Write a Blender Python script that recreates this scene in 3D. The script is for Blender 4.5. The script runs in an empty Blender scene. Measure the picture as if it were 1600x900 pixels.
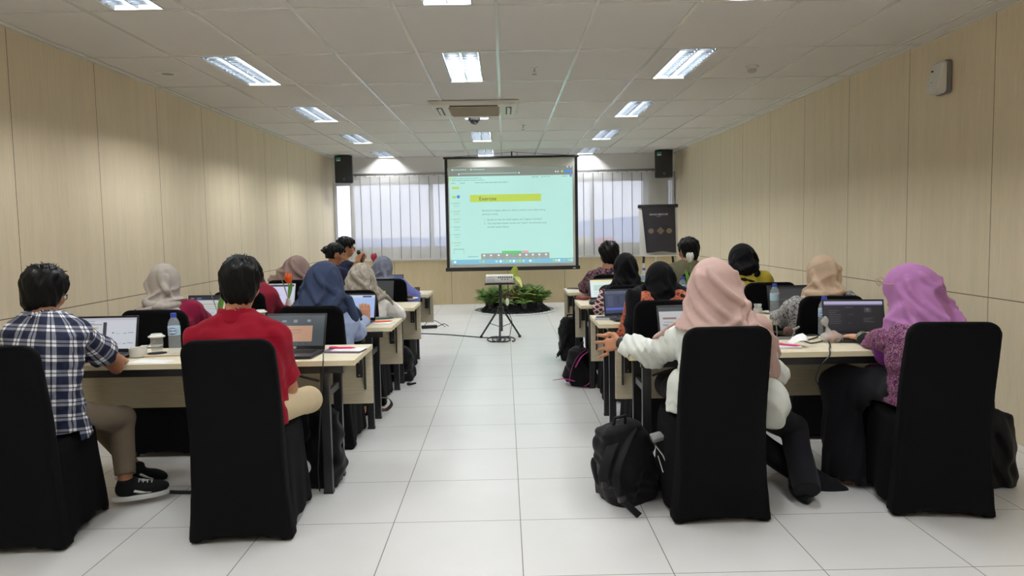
import bpy, bmesh, math, random
import numpy as np
from mathutils import Vector, Matrix

C = bpy.context.scene.collection
PI = math.pi
R = math.radians

# ------------------------------------------------------------------ camera, world, exposure
CAM_F, CAM_Z = 1210.1, 1.385
CAM_PITCH, CAM_YAW, CAM_ROLL = .0776, .0085, -.0182

def cam_axes():
    cp, sp = math.cos(CAM_PITCH), math.sin(CAM_PITCH)
    cy, sy = math.cos(CAM_YAW), math.sin(CAM_YAW)
    cr, sr = math.cos(CAM_ROLL), math.sin(CAM_ROLL)
    Ry = np.array([[cy, -sy, 0], [sy, cy, 0], [0, 0, 1]])
    B = np.array([[1, 0, 0], [0, 0, -1], [0, 1, 0.]])
    Rp = np.array([[1, 0, 0], [0, cp, -sp], [0, sp, cp]])
    Rr = np.array([[cr, -sr, 0], [sr, cr, 0], [0, 0, 1]])
    return Rr @ Rp @ B @ Ry
AX = cam_axes()
cam_data = bpy.data.cameras.new('camera')
cam_data.sensor_width = 36.0
cam_data.lens = CAM_F / 1600 * 36.0
cam_data.clip_end = 3000
cam = bpy.data.objects.new('camera', cam_data)
C.objects.link(cam)
mw = Matrix.Identity(4)
for i in range(3):
    mw[i][0] = AX[0][i]; mw[i][1] = -AX[1][i]; mw[i][2] = -AX[2][i]
mw[2][3] = CAM_Z
cam.matrix_world = mw
bpy.context.scene.camera = cam

def at(px, py, Y):
    """the point of the room seen at (px, py) that lies Y metres down the room"""
    d = AX.T @ np.array([(px - 800) / CAM_F, (py - 450) / CAM_F, 1.0])
    p = d * (Y / d[1])
    return (float(p[0]), float(p[1]), float(p[2] + CAM_Z))

sc = bpy.context.scene
sc.view_settings.view_transform = 'Standard'
sc.view_settings.look = 'None'
sc.view_settings.gamma = 1.0
sc.view_settings.use_curve_mapping = False
sc.view_settings.exposure = 0.0
try:
    sc.cycles.max_bounces = 10
    sc.cycles.diffuse_bounces = 5
    sc.cycles.transparent_max_bounces = 16
    sc.cycles.sample_clamp_indirect = 4.0
    sc.cycles.use_denoising = True
except Exception:
    pass

TUBE_POWER = 116.0       # emission of the fluorescent tubes
SKY_POWER = 1.5        # hazy daylight outside

world = bpy.data.worlds.new('hazy_sky')
sc.world = world
world.use_nodes = True
wn = world.node_tree
bg = wn.nodes['Background']
wtc = wn.nodes.new('ShaderNodeTexCoord')
wsx = wn.nodes.new('ShaderNodeSeparateXYZ')
wcr = wn.nodes.new('ShaderNodeValToRGB')
wn.links.new(wtc.outputs['Generated'], wsx.inputs[0])
wn.links.new(wsx.outputs['Z'], wcr.inputs[0])
wn.links.new(wcr.outputs[0], bg.inputs[0])
wcr.color_ramp.elements[0].position = 0.0
wcr.color_ramp.elements[0].color = (.80, .84, .96, 1)
wcr.color_ramp.elements[1].position = .5
wcr.color_ramp.elements[1].color = (.66, .75, 1.0, 1)
bg.inputs[1].default_value = SKY_POWER

# ------------------------------------------------------------------ materials
MATS = {}
def srgb(r, g, b):
    def f(c):
        c /= 255.
        return c / 12.92 if c <= .04045 else ((c + .055) / 1.055) ** 2.4
    return (f(r), f(g), f(b), 1.0)

class NT:
    """small helper to write node trees"""
    def __init__(s, m):
        s.t = m.node_tree; s.n = s.t.nodes; s.l = s.t.links
        s.b = s.n.get('Principled BSDF')
    def new(s, t, **k):
        n = s.n.new('ShaderNode' + t)
        for a, v in k.items():
            setattr(n, a, v)
        return n
    def put(s, sock, v):
        if isinstance(v, bpy.types.NodeSocket):
            s.l.new(v, sock)
        else:
            sock.default_value = v
    def math(s, op, a, b=0.0, c=None):
        n = s.new('Math', operation=op)
        s.put(n.inputs[0], a); s.put(n.inputs[1], b)
        if c is not None:
            s.put(n.inputs[2], c)
        return n.outputs[0]
    def coord(s, kind='Object'):
        return s.new('TexCoord').outputs[kind]
    def sep(s, v):
        n = s.new('SeparateXYZ'); s.l.new(v, n.inputs[0]); return n.outputs
    def mapping(s, v, scale=(1, 1, 1), rot=(0, 0, 0), loc=(0, 0, 0)):
        n = s.new('Mapping'); s.l.new(v, n.inputs[0])
        n.inputs['Scale'].default_value = scale; n.inputs['Rotation'].default_value = rot
        n.inputs['Location'].default_value = loc
        return n.outputs[0]
    def noise(s, v, scale=5., detail=2., rough=.5, dist=0.):
        n = s.new('TexNoise'); s.l.new(v, n.inputs['Vector'])
        n.inputs['Scale'].default_value = scale; n.inputs['Detail'].default_value = detail
        n.inputs['Roughness'].default_value = rough; n.inputs['Distortion'].default_value = dist
        return n.outputs['Fac']
    def voronoi(s, v, scale=5., feature='F1', out='Distance'):
        n = s.new('TexVoronoi', feature=feature); s.l.new(v, n.inputs['Vector'])
        n.inputs['Scale'].default_value = scale
        return n.outputs[out]
    def ramp(s, fac, stops, interp='LINEAR'):
        n = s.new('ValToRGB'); s.put(n.inputs[0], fac)
        cr = n.color_ramp; cr.interpolation = interp
        while len(cr.elements) < len(stops):
            cr.elements.new(.5)
        for e, (p, c) in zip(cr.elements, stops):
            e.position = p; e.color = c
        return n.outputs[0]
    def mix(s, fac, a, b, mode='MIX'):
        n = s.new('MixRGB', blend_type=mode)
        s.put(n.inputs[0], fac); s.put(n.inputs[1], a); s.put(n.inputs[2], b)
        return n.outputs[0]
    def bump(s, h, strength=.2, dist=.01):
        n = s.new('Bump'); s.l.new(h, n.inputs['Height'])
        n.inputs['Strength'].default_value = strength; n.inputs['Distance'].default_value = dist
        s.l.new(n.outputs[0], s.b.inputs['Normal'])

def mat(name, col, rough=.5, metal=0., spec=None, bump=None, var=0., emis=None, sheen=0., alpha=None, trans=None, ior=None):
    if name in MATS:
        return MATS[name]
    m = bpy.data.materials.new(name); m.use_nodes = True
    t = NT(m); b = t.b
    if len(col) == 3:
        col = srgb(*col)
    b.inputs['Base Color'].default_value = col
    b.inputs['Roughness'].default_value = rough
    b.inputs['Metallic'].default_value = metal
    if spec is not None: b.inputs['Specular IOR Level'].default_value = spec
    if sheen: b.inputs['Sheen Weight'].default_value = sheen
    if trans is not None: b.inputs['Transmission Weight'].default_value = trans
    if ior is not None: b.inputs['IOR'].default_value = ior
    if alpha is not None: b.inputs['Alpha'].default_value = alpha
    if emis is not None:
        b.inputs['Emission Color'].default_value = col
        b.inputs['Emission Strength'].default_value = emis
    if var:
        v = t.noise(t.coord(), 6., 3.)
        c = t.ramp(v, [(.3, tuple(x * (1 - var) for x in col[:3]) + (1,)), (.7, tuple(min(1, x * (1 + var)) for x in col[:3]) + (1,))])
        t.l.new(c, b.inputs['Base Color'])
    if bump:
        t.bump(t.noise(t.coord(), bump[0], 3.), bump[1], .004)
    MATS[name] = m
    return m

def fab(name, col, rough=.9, var=.06, sheen=.04):
    """woven cloth: even colour with a fine weave bump"""
    if name in MATS:
        return MATS[name]
    m = mat(name, col, rough, var=var, sheen=sheen, spec=.12)
    t = NT(m)
    t.bump(t.noise(t.coord(), 420., 2.), .12, .002)
    return m

# ------------------------------------------------------------------ objects
def tag(o, label=None, cat=None, group=None, kind=None):
    if label: o['label'] = label
    if cat: o['category'] = cat
    if group: o['group'] = group
    if kind: o['kind'] = kind
    return o

def thing(name, label, cat, loc=(0, 0, 0), rz=0, group=None):
    o = bpy.data.objects.new(name, None)
    o.empty_display_size = .05
    C.objects.link(o)
    o.location = loc; o.rotation_euler = (0, 0, rz)
    return tag(o, label, cat, group)

def copy_tree(o, parent=None, skip=()):
    c = o.copy(); C.objects.link(c)
    if parent is not None:
        c.parent = parent
    for ch in list(o.children):
        copy_tree(ch, c)
    return c

def rotm(rx=0, ry=0, rz=0):
    return (Matrix.Rotation(rz, 3, 'Z') @ Matrix.Rotation(ry, 3, 'Y') @ Matrix.Rotation(rx, 3, 'X'))

class MB:
    """collects shapes and links them as one mesh object"""
    def __init__(s):
        s.v = []; s.f = []; s.m = []; s.cur = 0; s.tr = None
    def mat(s, i):
        s.cur = i; return s
    def xf(s, rot=None, loc=(0, 0, 0)):
        s.tr = (rot, Vector(loc)) if (rot is not None or any(loc)) else None
        return s
    def add(s, vs, fs):
        b = len(s.v)
        for p in vs:
            p = Vector(p)
            if s.tr:
                if s.tr[0] is not None: p = s.tr[0] @ p
                p = p + s.tr[1]
            s.v.append(p)
        for f in fs:
            s.f.append([b + i for i in f]); s.m.append(s.cur)
        return s
    def box(s, c, d, rot=None):
        x, y, z = d[0] / 2, d[1] / 2, d[2] / 2
        vs = [Vector((a * x, b_ * y, c_ * z)) for a in (-1, 1) for b_ in (-1, 1) for c_ in (-1, 1)]
        if rot is not None: vs = [rot @ p for p in vs]
        c = Vector(c)
        return s.add([p + c for p in vs], [(0, 1, 3, 2), (4, 6, 7, 5), (0, 4, 5, 1), (2, 3, 7, 6), (0, 2, 6, 4), (1, 5, 7, 3)])
    def bx(s, x0, x1, y0, y1, z0, z1):
        return s.box(((x0 + x1) / 2, (y0 + y1) / 2, (z0 + z1) / 2), (abs(x1 - x0), abs(y1 - y0), abs(z1 - z0)))
    def bar(s, p0, p1, w, d=None, up=(0, 0, 1)):
        """rectangular bar from p0 to p1"""
        p0 = Vector(p0); p1 = Vector(p1); d = d or w
        t = (p1 - p0).normalized(); u = Vector(up)
        if abs(t.dot(u)) > .98: u = Vector((0, 1, 0))
        a = t.cross(u).normalized(); b = a.cross(t).normalized()
        vs = []
        for p in (p0, p1):
            for i, j in ((-1, -1), (1, -1), (1, 1), (-1, 1)):
                vs.append(p + a * (i * w / 2) + b * (j * d / 2))
        return s.add(vs, [(3, 2, 1, 0), (4, 5, 6, 7), (0, 1, 5, 4), (1, 2, 6, 5), (2, 3, 7, 6), (3, 0, 4, 7)])
    def tube(s, pts, r, n=8, flat=None, closed=False):
        pts = [Vector(p) for p in pts]; k = len(pts)
        rs = r if isinstance(r, (list, tuple)) else [r] * k
        vs = []; fs = []
        prev = None
        for i, p in enumerate(pts):
            t = (pts[min(i + 1, k - 1)] - pts[max(i - 1, 0)])
            if t.length < 1e-9: t = Vector((0, 0, 1))
            t.normalize()
            if prev is None:
                u = Vector((0, 0, 1)) if abs(t.z) < .9 else Vector((0, 1, 0))
                a = t.cross(u).normalized()
            else:
                a = (prev - t * prev.dot(t))
                a = a.normalized() if a.length > 1e-6 else t.orthogonal().normalized()
            prev = a
            b = t.cross(a)
            for j in range(n):
                an = 2 * PI * j / n
                fl = flat if flat else 1.0
                vs.append(p + a * (rs[i] * math.cos(an)) + b * (rs[i] * fl * math.sin(an)))
        for i in range(k - 1):
            for j in range(n):
                j2 = (j + 1) % n
                fs.append((i * n + j, i * n + j2, (i + 1) * n + j2, (i + 1) * n + j))
        fs.append(tuple(range(n - 1, -1, -1))); fs.append(tuple((k - 1) * n + j for j in range(n)))
        return s.add(vs, fs)
    def cyl(s, p0, p1, r0, r1=None, n=16):
        return s.tube([p0, p1], [r0, r0 if r1 is None else r1], n)
    def lathe(s, prof, c=(0, 0, 0), n=24, sx=1, sy=1):
        vs = []; fs = []; k = len(prof)
        for r, z in prof:
            for j in range(n):
                a = 2 * PI * j / n
                vs.append((c[0] + r * sx * math.cos(a), c[1] + r * sy * math.sin(a), c[2] + z))
        for i in range(k - 1):
            for j in range(n):
                j2 = (j + 1) % n
                fs.append((i * n + j, i * n + j2, (i + 1) * n + j2, (i + 1) * n + j))
        if prof[0][0] > 1e-6: fs.append(tuple(range(n - 1, -1, -1)))
        if prof[-1][0] > 1e-6: fs.append(tuple((k - 1) * n + j for j in range(n)))
        return s.add(vs, fs)
    def ell(s, c, r, n=16, m=10):
        prof = [(max(1e-7, math.sin(PI * i / m)), -math.cos(PI * i / m)) for i in range(m + 1)]
        vs = []; fs = []
        for q, z in prof:
            for j in range(n):
                a = 2 * PI * j / n
                vs.append((c[0] + r[0] * q * math.cos(a), c[1] + r[1] * q * math.sin(a), c[2] + r[2] * z))
        for i in range(m):
            for j in range(n):
                j2 = (j + 1) % n
                fs.append((i * n + j, i * n + j2, (i + 1) * n + j2, (i + 1) * n + j))
        return s.add(vs, fs)
    def quad(s, a, b, c, d):
        return s.add([a, b, c, d], [(0, 1, 2, 3)])
    def grid(s, fn, nu, nv):
        vs = [fn(i / nu, j / nv) for j in range(nv + 1) for i in range(nu + 1)]
        fs = [(j * (nu + 1) + i, j * (nu + 1) + i + 1, (j + 1) * (nu + 1) + i + 1, (j + 1) * (nu + 1) + i) for j in range(nv) for i in range(nu)]
        return s.add(vs, fs)
    def prism(s, poly, fn0, fn1):
        """poly of (u,v) swept between fn0(u,v) and fn1(u,v)"""
        n = len(poly)
        vs = [fn0(*p) for p in poly] + [fn1(*p) for p in poly]
        fs = [tuple(range(n - 1, -1, -1)), tuple(range(n, 2 * n))]
        fs += [(i, (i + 1) % n, n + (i + 1) % n, n + i) for i in range(n)]
        return s.add(vs, fs)
    def build(s, name, mats, parent=None, bevel=0, smooth=40, thick=0, seg=2):
        me = bpy.data.meshes.new(name)
        me.from_pydata([tuple(p) for p in s.v], [], s.f)
        if not isinstance(mats, (list, tuple)): mats = [mats]
        for m in mats: me.materials.append(m)
        me.polygons.foreach_set('material_index', s.m)
        bm = bmesh.new(); bm.from_mesh(me)
        bmesh.ops.remove_doubles(bm, verts=bm.verts, dist=1e-6)
        bmesh.ops.recalc_face_normals(bm, faces=bm.faces)
        if bevel:
            es = [e for e in bm.edges if len(e.link_faces) == 2 and e.calc_face_angle(0) > .5]
            bmesh.ops.bevel(bm, geom=es, offset=bevel, segments=seg, profile=.5, affect='EDGES', clamp_overlap=True)
        bm.to_mesh(me); bm.free()
        if smooth:
            me.polygons.foreach_set('use_smooth', [True] * len(me.polygons))
            me.set_sharp_from_angle(angle=R(smooth))
        o = bpy.data.objects.new(name, me); C.objects.link(o)
        if parent is not None: o.parent = parent
        if thick:
            md = o.modifiers.new('thickness', 'SOLIDIFY'); md.thickness = thick; md.offset = 0
        return o

def struct(o):
    o['kind'] = 'structure'; return o

def text_mesh(body, size, depth=0.0008, align='CENTER', bold=0.0):
    """lettering as verts/faces in the x-z plane, reading towards -y"""
    cu = bpy.data.curves.new('lettering', 'FONT')
    cu.body = body; cu.size = size; cu.align_x = align; cu.align_y = 'CENTER'
    cu.extrude = depth / 2; cu.offset = bold; cu.resolution_u = 3
    o = bpy.data.objects.new('lettering', cu); C.objects.link(o)
    dg = bpy.context.evaluated_depsgraph_get()
    me = bpy.data.meshes.new_from_object(o.evaluated_get(dg))
    vs = [(v.co.x, -v.co.z, v.co.y) for v in me.vertices]
    fs = [tuple(p.vertices) for p in me.polygons]
    bpy.data.objects.remove(o); bpy.data.curves.remove(cu); bpy.data.meshes.remove(me)
    return vs, fs
# ------------------------------------------------------------------ soft shapes: signed distance fields meshed by surface nets
class SDF:
    def __init__(s, lo, hi, h):
        s.lo = np.array(lo, 'f8'); s.h = h
        n = np.ceil((np.array(hi) - s.lo) / h).astype(int) + 1
        s.d = np.full(n, .4, 'f4')
        s.ax = [(s.lo[i] + h * np.arange(n[i])).astype('f4') for i in range(3)]
        s.off = 0.0
    def win(s, lo, hi):
        sl = []
        for i in range(3):
            a = int(max(0, math.floor((lo[i] - s.lo[i]) / s.h))); b = int(min(s.d.shape[i], math.ceil((hi[i] - s.lo[i]) / s.h) + 1))
            if b <= a: return None
            sl.append(slice(a, b))
        return tuple(sl)
    def xyz(s, sl):
        return (s.ax[0][sl[0]][:, None, None], s.ax[1][sl[1]][None, :, None], s.ax[2][sl[2]][None, None, :])
    def op(s, fn, lo, hi, k=.02, mode='u'):
        m = k + 3 * s.h + max(0, s.off)
        sl = s.win([a - m for a in lo], [b + m for b in hi])
        if sl is None: return s
        X, Y, Z = s.xyz(sl)
        dn = (fn(X, Y, Z) - (s.off if mode == 'u' else 0)).astype('f4')
        b = s.d[sl]
        if mode == 'u':
            q = np.maximum(k - np.abs(b - dn), 0) / k if k > 0 else 0
            s.d[sl] = np.minimum(b, dn) - q * q * k * .25
        else:
            dn = -dn
            q = np.maximum(k - np.abs(b - dn), 0) / k if k > 0 else 0
            s.d[sl] = np.maximum(b, dn) + q * q * k * .25
        return s
    def cap(s, a, b, ra, rb=None, k=.02, mode='u', flat=False):
        rb = ra if rb is None else rb
        a = np.array(a, 'f4'); b = np.array(b, 'f4'); ab = b - a; L2 = float(ab @ ab) + 1e-12; L = math.sqrt(L2)
        r = max(ra, rb)
        def fn(X, Y, Z):
            px, py, pz = X - a[0], Y - a[1], Z - a[2]
            t0 = (px * ab[0] + py * ab[1] + pz * ab[2]) / L2
            t = np.clip(t0, 0, 1)
            d = np.sqrt((px - t * ab[0]) ** 2 + (py - t * ab[1]) ** 2 + (pz - t * ab[2]) ** 2) - (ra + (rb - ra) * t)
            if flat: d = np.maximum(d, (t0 - 1) * L)
            return d
        return s.op(fn, np.minimum(a, b) - r, np.maximum(a, b) + r, k, mode)
    def chain(s, pts, rs, k=.02, mode='u'):
        for i in range(len(pts) - 1):
            s.cap(pts[i], pts[i + 1], rs[i], rs[i + 1], k, mode)
        return s
    def ell(s, c, r, rot=None, k=.02, mode='u'):
        c = np.array(c, 'f4'); r = np.array(r, 'f4')
        M = None if rot is None else np.array(rot, 'f4')
        def fn(X, Y, Z):
            px, py, pz = X - c[0], Y - c[1], Z - c[2]
            if M is not None:
                px, py, pz = (M[0, 0] * px + M[1, 0] * py + M[2, 0] * pz, M[0, 1] * px + M[1, 1] * py + M[2, 1] * pz, M[0, 2] * px + M[1, 2] * py + M[2, 2] * pz)
            k0 = np.sqrt((px / r[0]) ** 2 + (py / r[1]) ** 2 + (pz / r[2]) ** 2)
            k1 = np.sqrt((px / r[0] ** 2) ** 2 + (py / r[1] ** 2) ** 2 + (pz / r[2] ** 2) ** 2) + 1e-9
            return k0 * (k0 - 1) / k1
        q = float(r.max()) if M is not None else r
        return s.op(fn, c - q, c + q, k, mode)
    def box(s, c, half, rot=None, r=.01, k=.01, mode='u'):
        c = np.array(c, 'f4'); hf = np.array(half, 'f4') - r
        M = None if rot is None else np.array(rot, 'f4')
        def fn(X, Y, Z):
            px, py, pz = X - c[0], Y - c[1], Z - c[2]
            if M is not None:
                px, py, pz = (M[0, 0] * px + M[1, 0] * py + M[2, 0] * pz, M[0, 1] * px + M[1, 1] * py + M[2, 1] * pz, M[0, 2] * px + M[1, 2] * py + M[2, 2] * pz)
            qx, qy, qz = np.abs(px) - hf[0], np.abs(py) - hf[1], np.abs(pz) - hf[2]
            return np.sqrt(np.maximum(qx, 0) ** 2 + np.maximum(qy, 0) ** 2 + np.maximum(qz, 0) ** 2) + np.minimum(np.maximum(np.maximum(qx, qy), qz), 0) - r
        q = float(np.linalg.norm(half)) if M is not None else np.array(half)
        return s.op(fn, c - q, c + q, k, mode)
    def loft(s, secs, yaw=0., k=.03, mode='u', p=2.4):
        """upright body through sections (z, cx, cy, rx, ry)"""
        S = np.array(secs, 'f4'); ca, sa = math.cos(yaw), math.sin(yaw)
        z0, z1 = float(S[:, 0].min()), float(S[:, 0].max())
        def fn(X, Y, Z):
            zc = np.clip(Z, z0, z1)
            cx, cy, rx, ry = [np.interp(zc, S[:, 0], S[:, i]).astype('f4') for i in (1, 2, 3, 4)]
            dx, dy = X - cx, Y - cy
            u, v = ca * dx + sa * dy, -sa * dx + ca * dy
            e = (np.abs(u / rx) ** p + np.abs(v / ry) ** p) ** (1. / p)
            d = (e - 1) * np.minimum(rx, ry)
            return np.maximum(d, np.maximum(z0 - Z, Z - z1))
        rm = float(S[:, 3:].max()); 
        lo = [S[:, 1].min() - rm, S[:, 2].min() - rm, z0]; hi = [S[:, 1].max() + rm, S[:, 2].max() + rm, z1]
        return s.op(fn, lo, hi, k, mode)
    def clip(s, n, o):
        """keep the side where (p-o).n < 0"""
        n = np.array(n, 'f4'); n = n / np.linalg.norm(n)
        X, Y, Z = s.ax[0][:, None, None], s.ax[1][None, :, None], s.ax[2][None, None, :]
        s.d = np.maximum(s.d, (X - o[0]) * n[0] + (Y - o[1]) * n[1] + (Z - o[2]) * n[2]).astype('f4')
        return s
    def warp(s, fn):
        """add a displacement near the surface"""
        i = np.nonzero(np.abs(s.d) < .04)
        s.d[i] += fn(s.ax[0][i[0]], s.ax[1][i[1]], s.ax[2][i[2]]).astype('f4')
        return s
    def mesh(s, name, mats, parent=None, pick=None, attr=None):
        d = s.d
        # closed border
        d[0] = np.maximum(d[0], .01); d[-1] = np.maximum(d[-1], .01); d[:, 0] = np.maximum(d[:, 0], .01)
        d[:, -1] = np.maximum(d[:, -1], .01); d[:, :, 0] = np.maximum(d[:, :, 0], .01); d[:, :, -1] = np.maximum(d[:, :, -1], .01)
        ins = d < 0
        cnt = np.zeros(tuple(n - 1 for n in d.shape), 'i1')
        cs = [(a, b, c) for a in (0, 1) for b in (0, 1) for c in (0, 1)]
        def sub(A, o):
            return A[o[0]:A.shape[0] - 1 + o[0], o[1]:A.shape[1] - 1 + o[1], o[2]:A.shape[2] - 1 + o[2]]
        for o in cs: cnt += sub(ins, o)
        ci, cj, ck = np.nonzero((cnt > 0) & (cnt < 8))
        idx = np.full(cnt.shape, -1, 'i4'); idx[ci, cj, ck] = np.arange(len(ci))
        val = {o: d[ci + o[0], cj + o[1], ck + o[2]] for o in cs}
        acc = np.zeros((len(ci), 3)); num = np.zeros(len(ci))
        for o in cs:
            for a in range(3):
                if o[a] == 0:
                    q = list(o); q[a] = 1; q = tuple(q)
                    v0, v1 = val[o], val[q]
                    x = (v0 < 0) != (v1 < 0)
                    t = np.where(x, v0 / np.where(x, v0 - v1, 1), 0)
                    for ax_ in range(3):
                        acc[:, ax_] += np.where(x, o[ax_] + (t if ax_ == a else 0), 0)
                    num += x
        V = (np.stack([ci, cj, ck], 1) + acc / num[:, None]) * s.h + s.lo
        F = []
        for a in range(3):
            b, c = (a + 1) % 3, (a + 2) % 3
            A = np.moveaxis(ins, (a, b, c), (0, 1, 2)); I = np.moveaxis(idx, (a, b, c), (0, 1, 2))
            e0, e1 = A[:-1, 1:-1, 1:-1], A[1:, 1:-1, 1:-1]
            x, y, z = np.nonzero(e0 != e1)
            flip = ~e0[x, y, z]
            q = np.stack([I[x, y, z], I[x, y + 1, z], I[x, y + 1, z + 1], I[x, y, z + 1]], 1)
            q[flip] = q[flip][:, ::-1]
            F.append(q)
        F = np.concatenate(F)
        me = bpy.data.meshes.new(name)
        me.vertices.add(len(V)); me.vertices.foreach_set('co', V.astype('f4').ravel())
        me.loops.add(F.size); me.loops.foreach_set('vertex_index', F.astype('i4').ravel())
        me.polygons.add(len(F)); me.polygons.foreach_set('loop_start', np.arange(0, F.size, 4, dtype='i4'))
        try: me.polygons.foreach_set('loop_total', np.full(len(F), 4, 'i4'))
        except Exception: pass
        me.update(calc_edges=True); me.validate()
        if not isinstance(mats, (list, tuple)): mats = [mats]
        for m in mats: me.materials.append(m)
        me.polygons.foreach_set('use_smooth', np.ones(len(me.polygons), bool))
        if pick is not None:
            ctr = V[F].mean(1)
            me.polygons.foreach_set('material_index', pick(ctr).astype('i4'))
        if attr is not None:
            at_ = me.attributes.new('cloth', 'FLOAT_VECTOR', 'POINT')
            at_.data.foreach_set('vector', attr(V).astype('f4').ravel())
        o = bpy.data.objects.new(name, me); C.objects.link(o)
        if parent is not None: o.parent = parent
        return o

def waves(seed, scale, amp, n=5):
    """smooth pseudo-random displacement"""
    rg = np.random.RandomState(seed)
    K = rg.normal(0, 1, (n, 3)) * scale; ph = rg.uniform(0, 6.28, n)
    def fn(x, y, z):
        t = 0
        for i in range(n):
            t = t + np.sin(K[i, 0] * x + K[i, 1] * y + K[i, 2] * z + ph[i] + .8 * np.sin(.6 * K[i, 1] * x - .5 * K[i, 0] * z + ph[i]))
        return amp * t / n * 1.6
    return fn
# ------------------------------------------------------------------ the room
XL, XR, YB, YF, H = -3.10, 3.14, 14.2, -1.9, 2.697
GX, GY = -.0238, 4.676          # ceiling grid origin: 0.6 x 1.2 tiles

def line_mask(t, v, origin, pitch, half):
    """1 on the joints of a regular grid"""
    a = t.math('SUBTRACT', v, origin - pitch / 2)
    a = t.math('MODULO', t.math('ADD', a, pitch * 200), pitch)
    a = t.math('ABSOLUTE', t.math('SUBTRACT', a, pitch / 2))
    return t.math('LESS_THAN', a, half)

def floor_mat():
    m = mat('white_floor_tile', (220, 219, 217), .3, spec=.45)
    t = NT(m); co = t.coord(); x = t.sep(co)
    g = t.math('MAXIMUM', line_mask(t, x[0], .0503, .6, .0022), line_mask(t, x[1], 3.5837, .6, .0022))
    n = t.noise(t.mapping(co, (.7, .7, .7)), 2.2, 4.)
    base = t.ramp(n, [(.3, srgb(217, 216, 214)), (.7, srgb(224, 223, 221))])
    t.l.new(t.mix(g, base, srgb(120, 117, 110)), t.b.inputs['Base Color'])
    return m
def wall_mat(name, axis, o, pitch, zseam, col=(230, 215, 186)):
    m = mat(name, col, .55, spec=.3)
    t = NT(m); co = t.coord(); x = t.sep(co)
    u = x[axis]
    g = line_mask(t, u, o, pitch, .0028)
    if zseam:
        g = t.math('MAXIMUM', g, t.math('LESS_THAN', t.math('ABSOLUTE', t.math('SUBTRACT', x[2], zseam)), .0028))
    n = t.noise(t.mapping(co, (55, 55, 1.6)), 3.0, 4., .6)
    n2 = t.noise(t.mapping(co, (6, 6, .5)), 1.6, 2.)
    c0 = tuple(v * .90 for v in srgb(*col)[:3]) + (1,); c1 = tuple(min(1, v * 1.09) for v in srgb(*col)[:3]) + (1,)
    base = t.ramp(n, [(.32, c0), (.68, c1)])
    base = t.mix(.35, base, t.ramp(n2, [(.3, c0), (.7, c1)]))
    t.l.new(t.mix(g, base, srgb(88, 74, 52)), t.b.inputs['Base Color'])
    t.bump(n, .15, .002)
    return m

M_floor = floor_mat()
M_walls = wall_mat('beige_grained_panel', 1, 4.99, 1.045, .877)
M_back = wall_mat('beige_back_panel', 0, -.985, 1.04, 0, (218, 201, 164))
M_white = mat('white_wall_paint', (244, 243, 239), .7, bump=(60, .05))
M_tile = mat('white_ceiling_board', (230, 228, 224), .85, bump=(220, .1))
M_bar = mat('white_ceiling_bar', (236, 236, 232), .16, spec=.5)
M_frame = mat('white_window_frame', (226, 226, 224), .4)
M_black = mat('black_plastic', (20, 20, 22), .45)
M_blackm = mat('black_painted_steel', (24, 25, 28), .38, spec=.5)
M_chrome = mat('bright_steel', (190, 190, 190), .22, metal=1.)
M_whitep = mat('white_plastic', (232, 231, 226), .4)
M_cable = mat('black_cable', (16, 16, 17), .5)

struct(MB().bx(XL - .2, XR + .2, YF - .2, YB + .2, -.12, 0).build('floor', M_floor, smooth=0))
struct(MB().bx(XL - .12, XL, YF - .12, YB + .12, 0, H + .2).build('wall_left', M_walls, smooth=0))
struct(MB().bx(XR, XR + .12, YF - .12, YB + .12, 0, H + .2).build('wall_right', M_walls, smooth=0))
struct(MB().bx(XL, XR, YF - .12, YF, 0, H + .2).build('wall_front', M_walls, smooth=0))
# back wall: panel below the window, white above it, white piers in between
wb = MB().mat(0).bx(XL, XR, YB, YB + .15, 0, .84)
wb.mat(1).bx(XL, XR, YB, YB + .15, .84, 1.03).bx(XL, XR, YB, YB + .15, 2.245, H + .2)
wb.bx(2.60, 2.95, YB, YB + .15, 1.03, 2.245)
struct(wb.build('wall_back', [M_back, M_white], smooth=0))

# windows: three wide frames with mullions and glass
M_glass = mat('clear_window_glass', (255, 255, 255), .02, trans=1., ior=1.02)
def window(n, x0, x1, mulls):
    f = MB()
    y0, y1 = YB + .03, YB + .09
    f.bx(x0, x0 + .045, y0, y1, 1.03, 2.245).bx(x1 - .045, x1, y0, y1, 1.03, 2.245)
    f.bx(x0 + .045, x1 - .045, y0, y1, 1.03, 1.075).bx(x0 + .045, x1 - .045, y0, y1, 2.20, 2.245)
    for m in mulls: f.bx(m - .035, m + .035, y0 - .005, y1, 1.075, 2.20)
    o = struct(f.build('window_%d' % n, M_frame, bevel=.004))
    g = MB().bx(x0 + .03, x1 - .03, YB + .055, YB + .061, 1.06, 2.215).build('pane', M_glass, o, smooth=0)
window(1, XL + .005, -.02, [-2.765, -1.325])
window(2, -.02, 2.60, [1.615])
window(3, 2.95, XR - .003, [])
struct(MB().bx(XL, XR, YB - .03, YB, .815, .845).build('trim_1', M_frame, bevel=.005))

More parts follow.
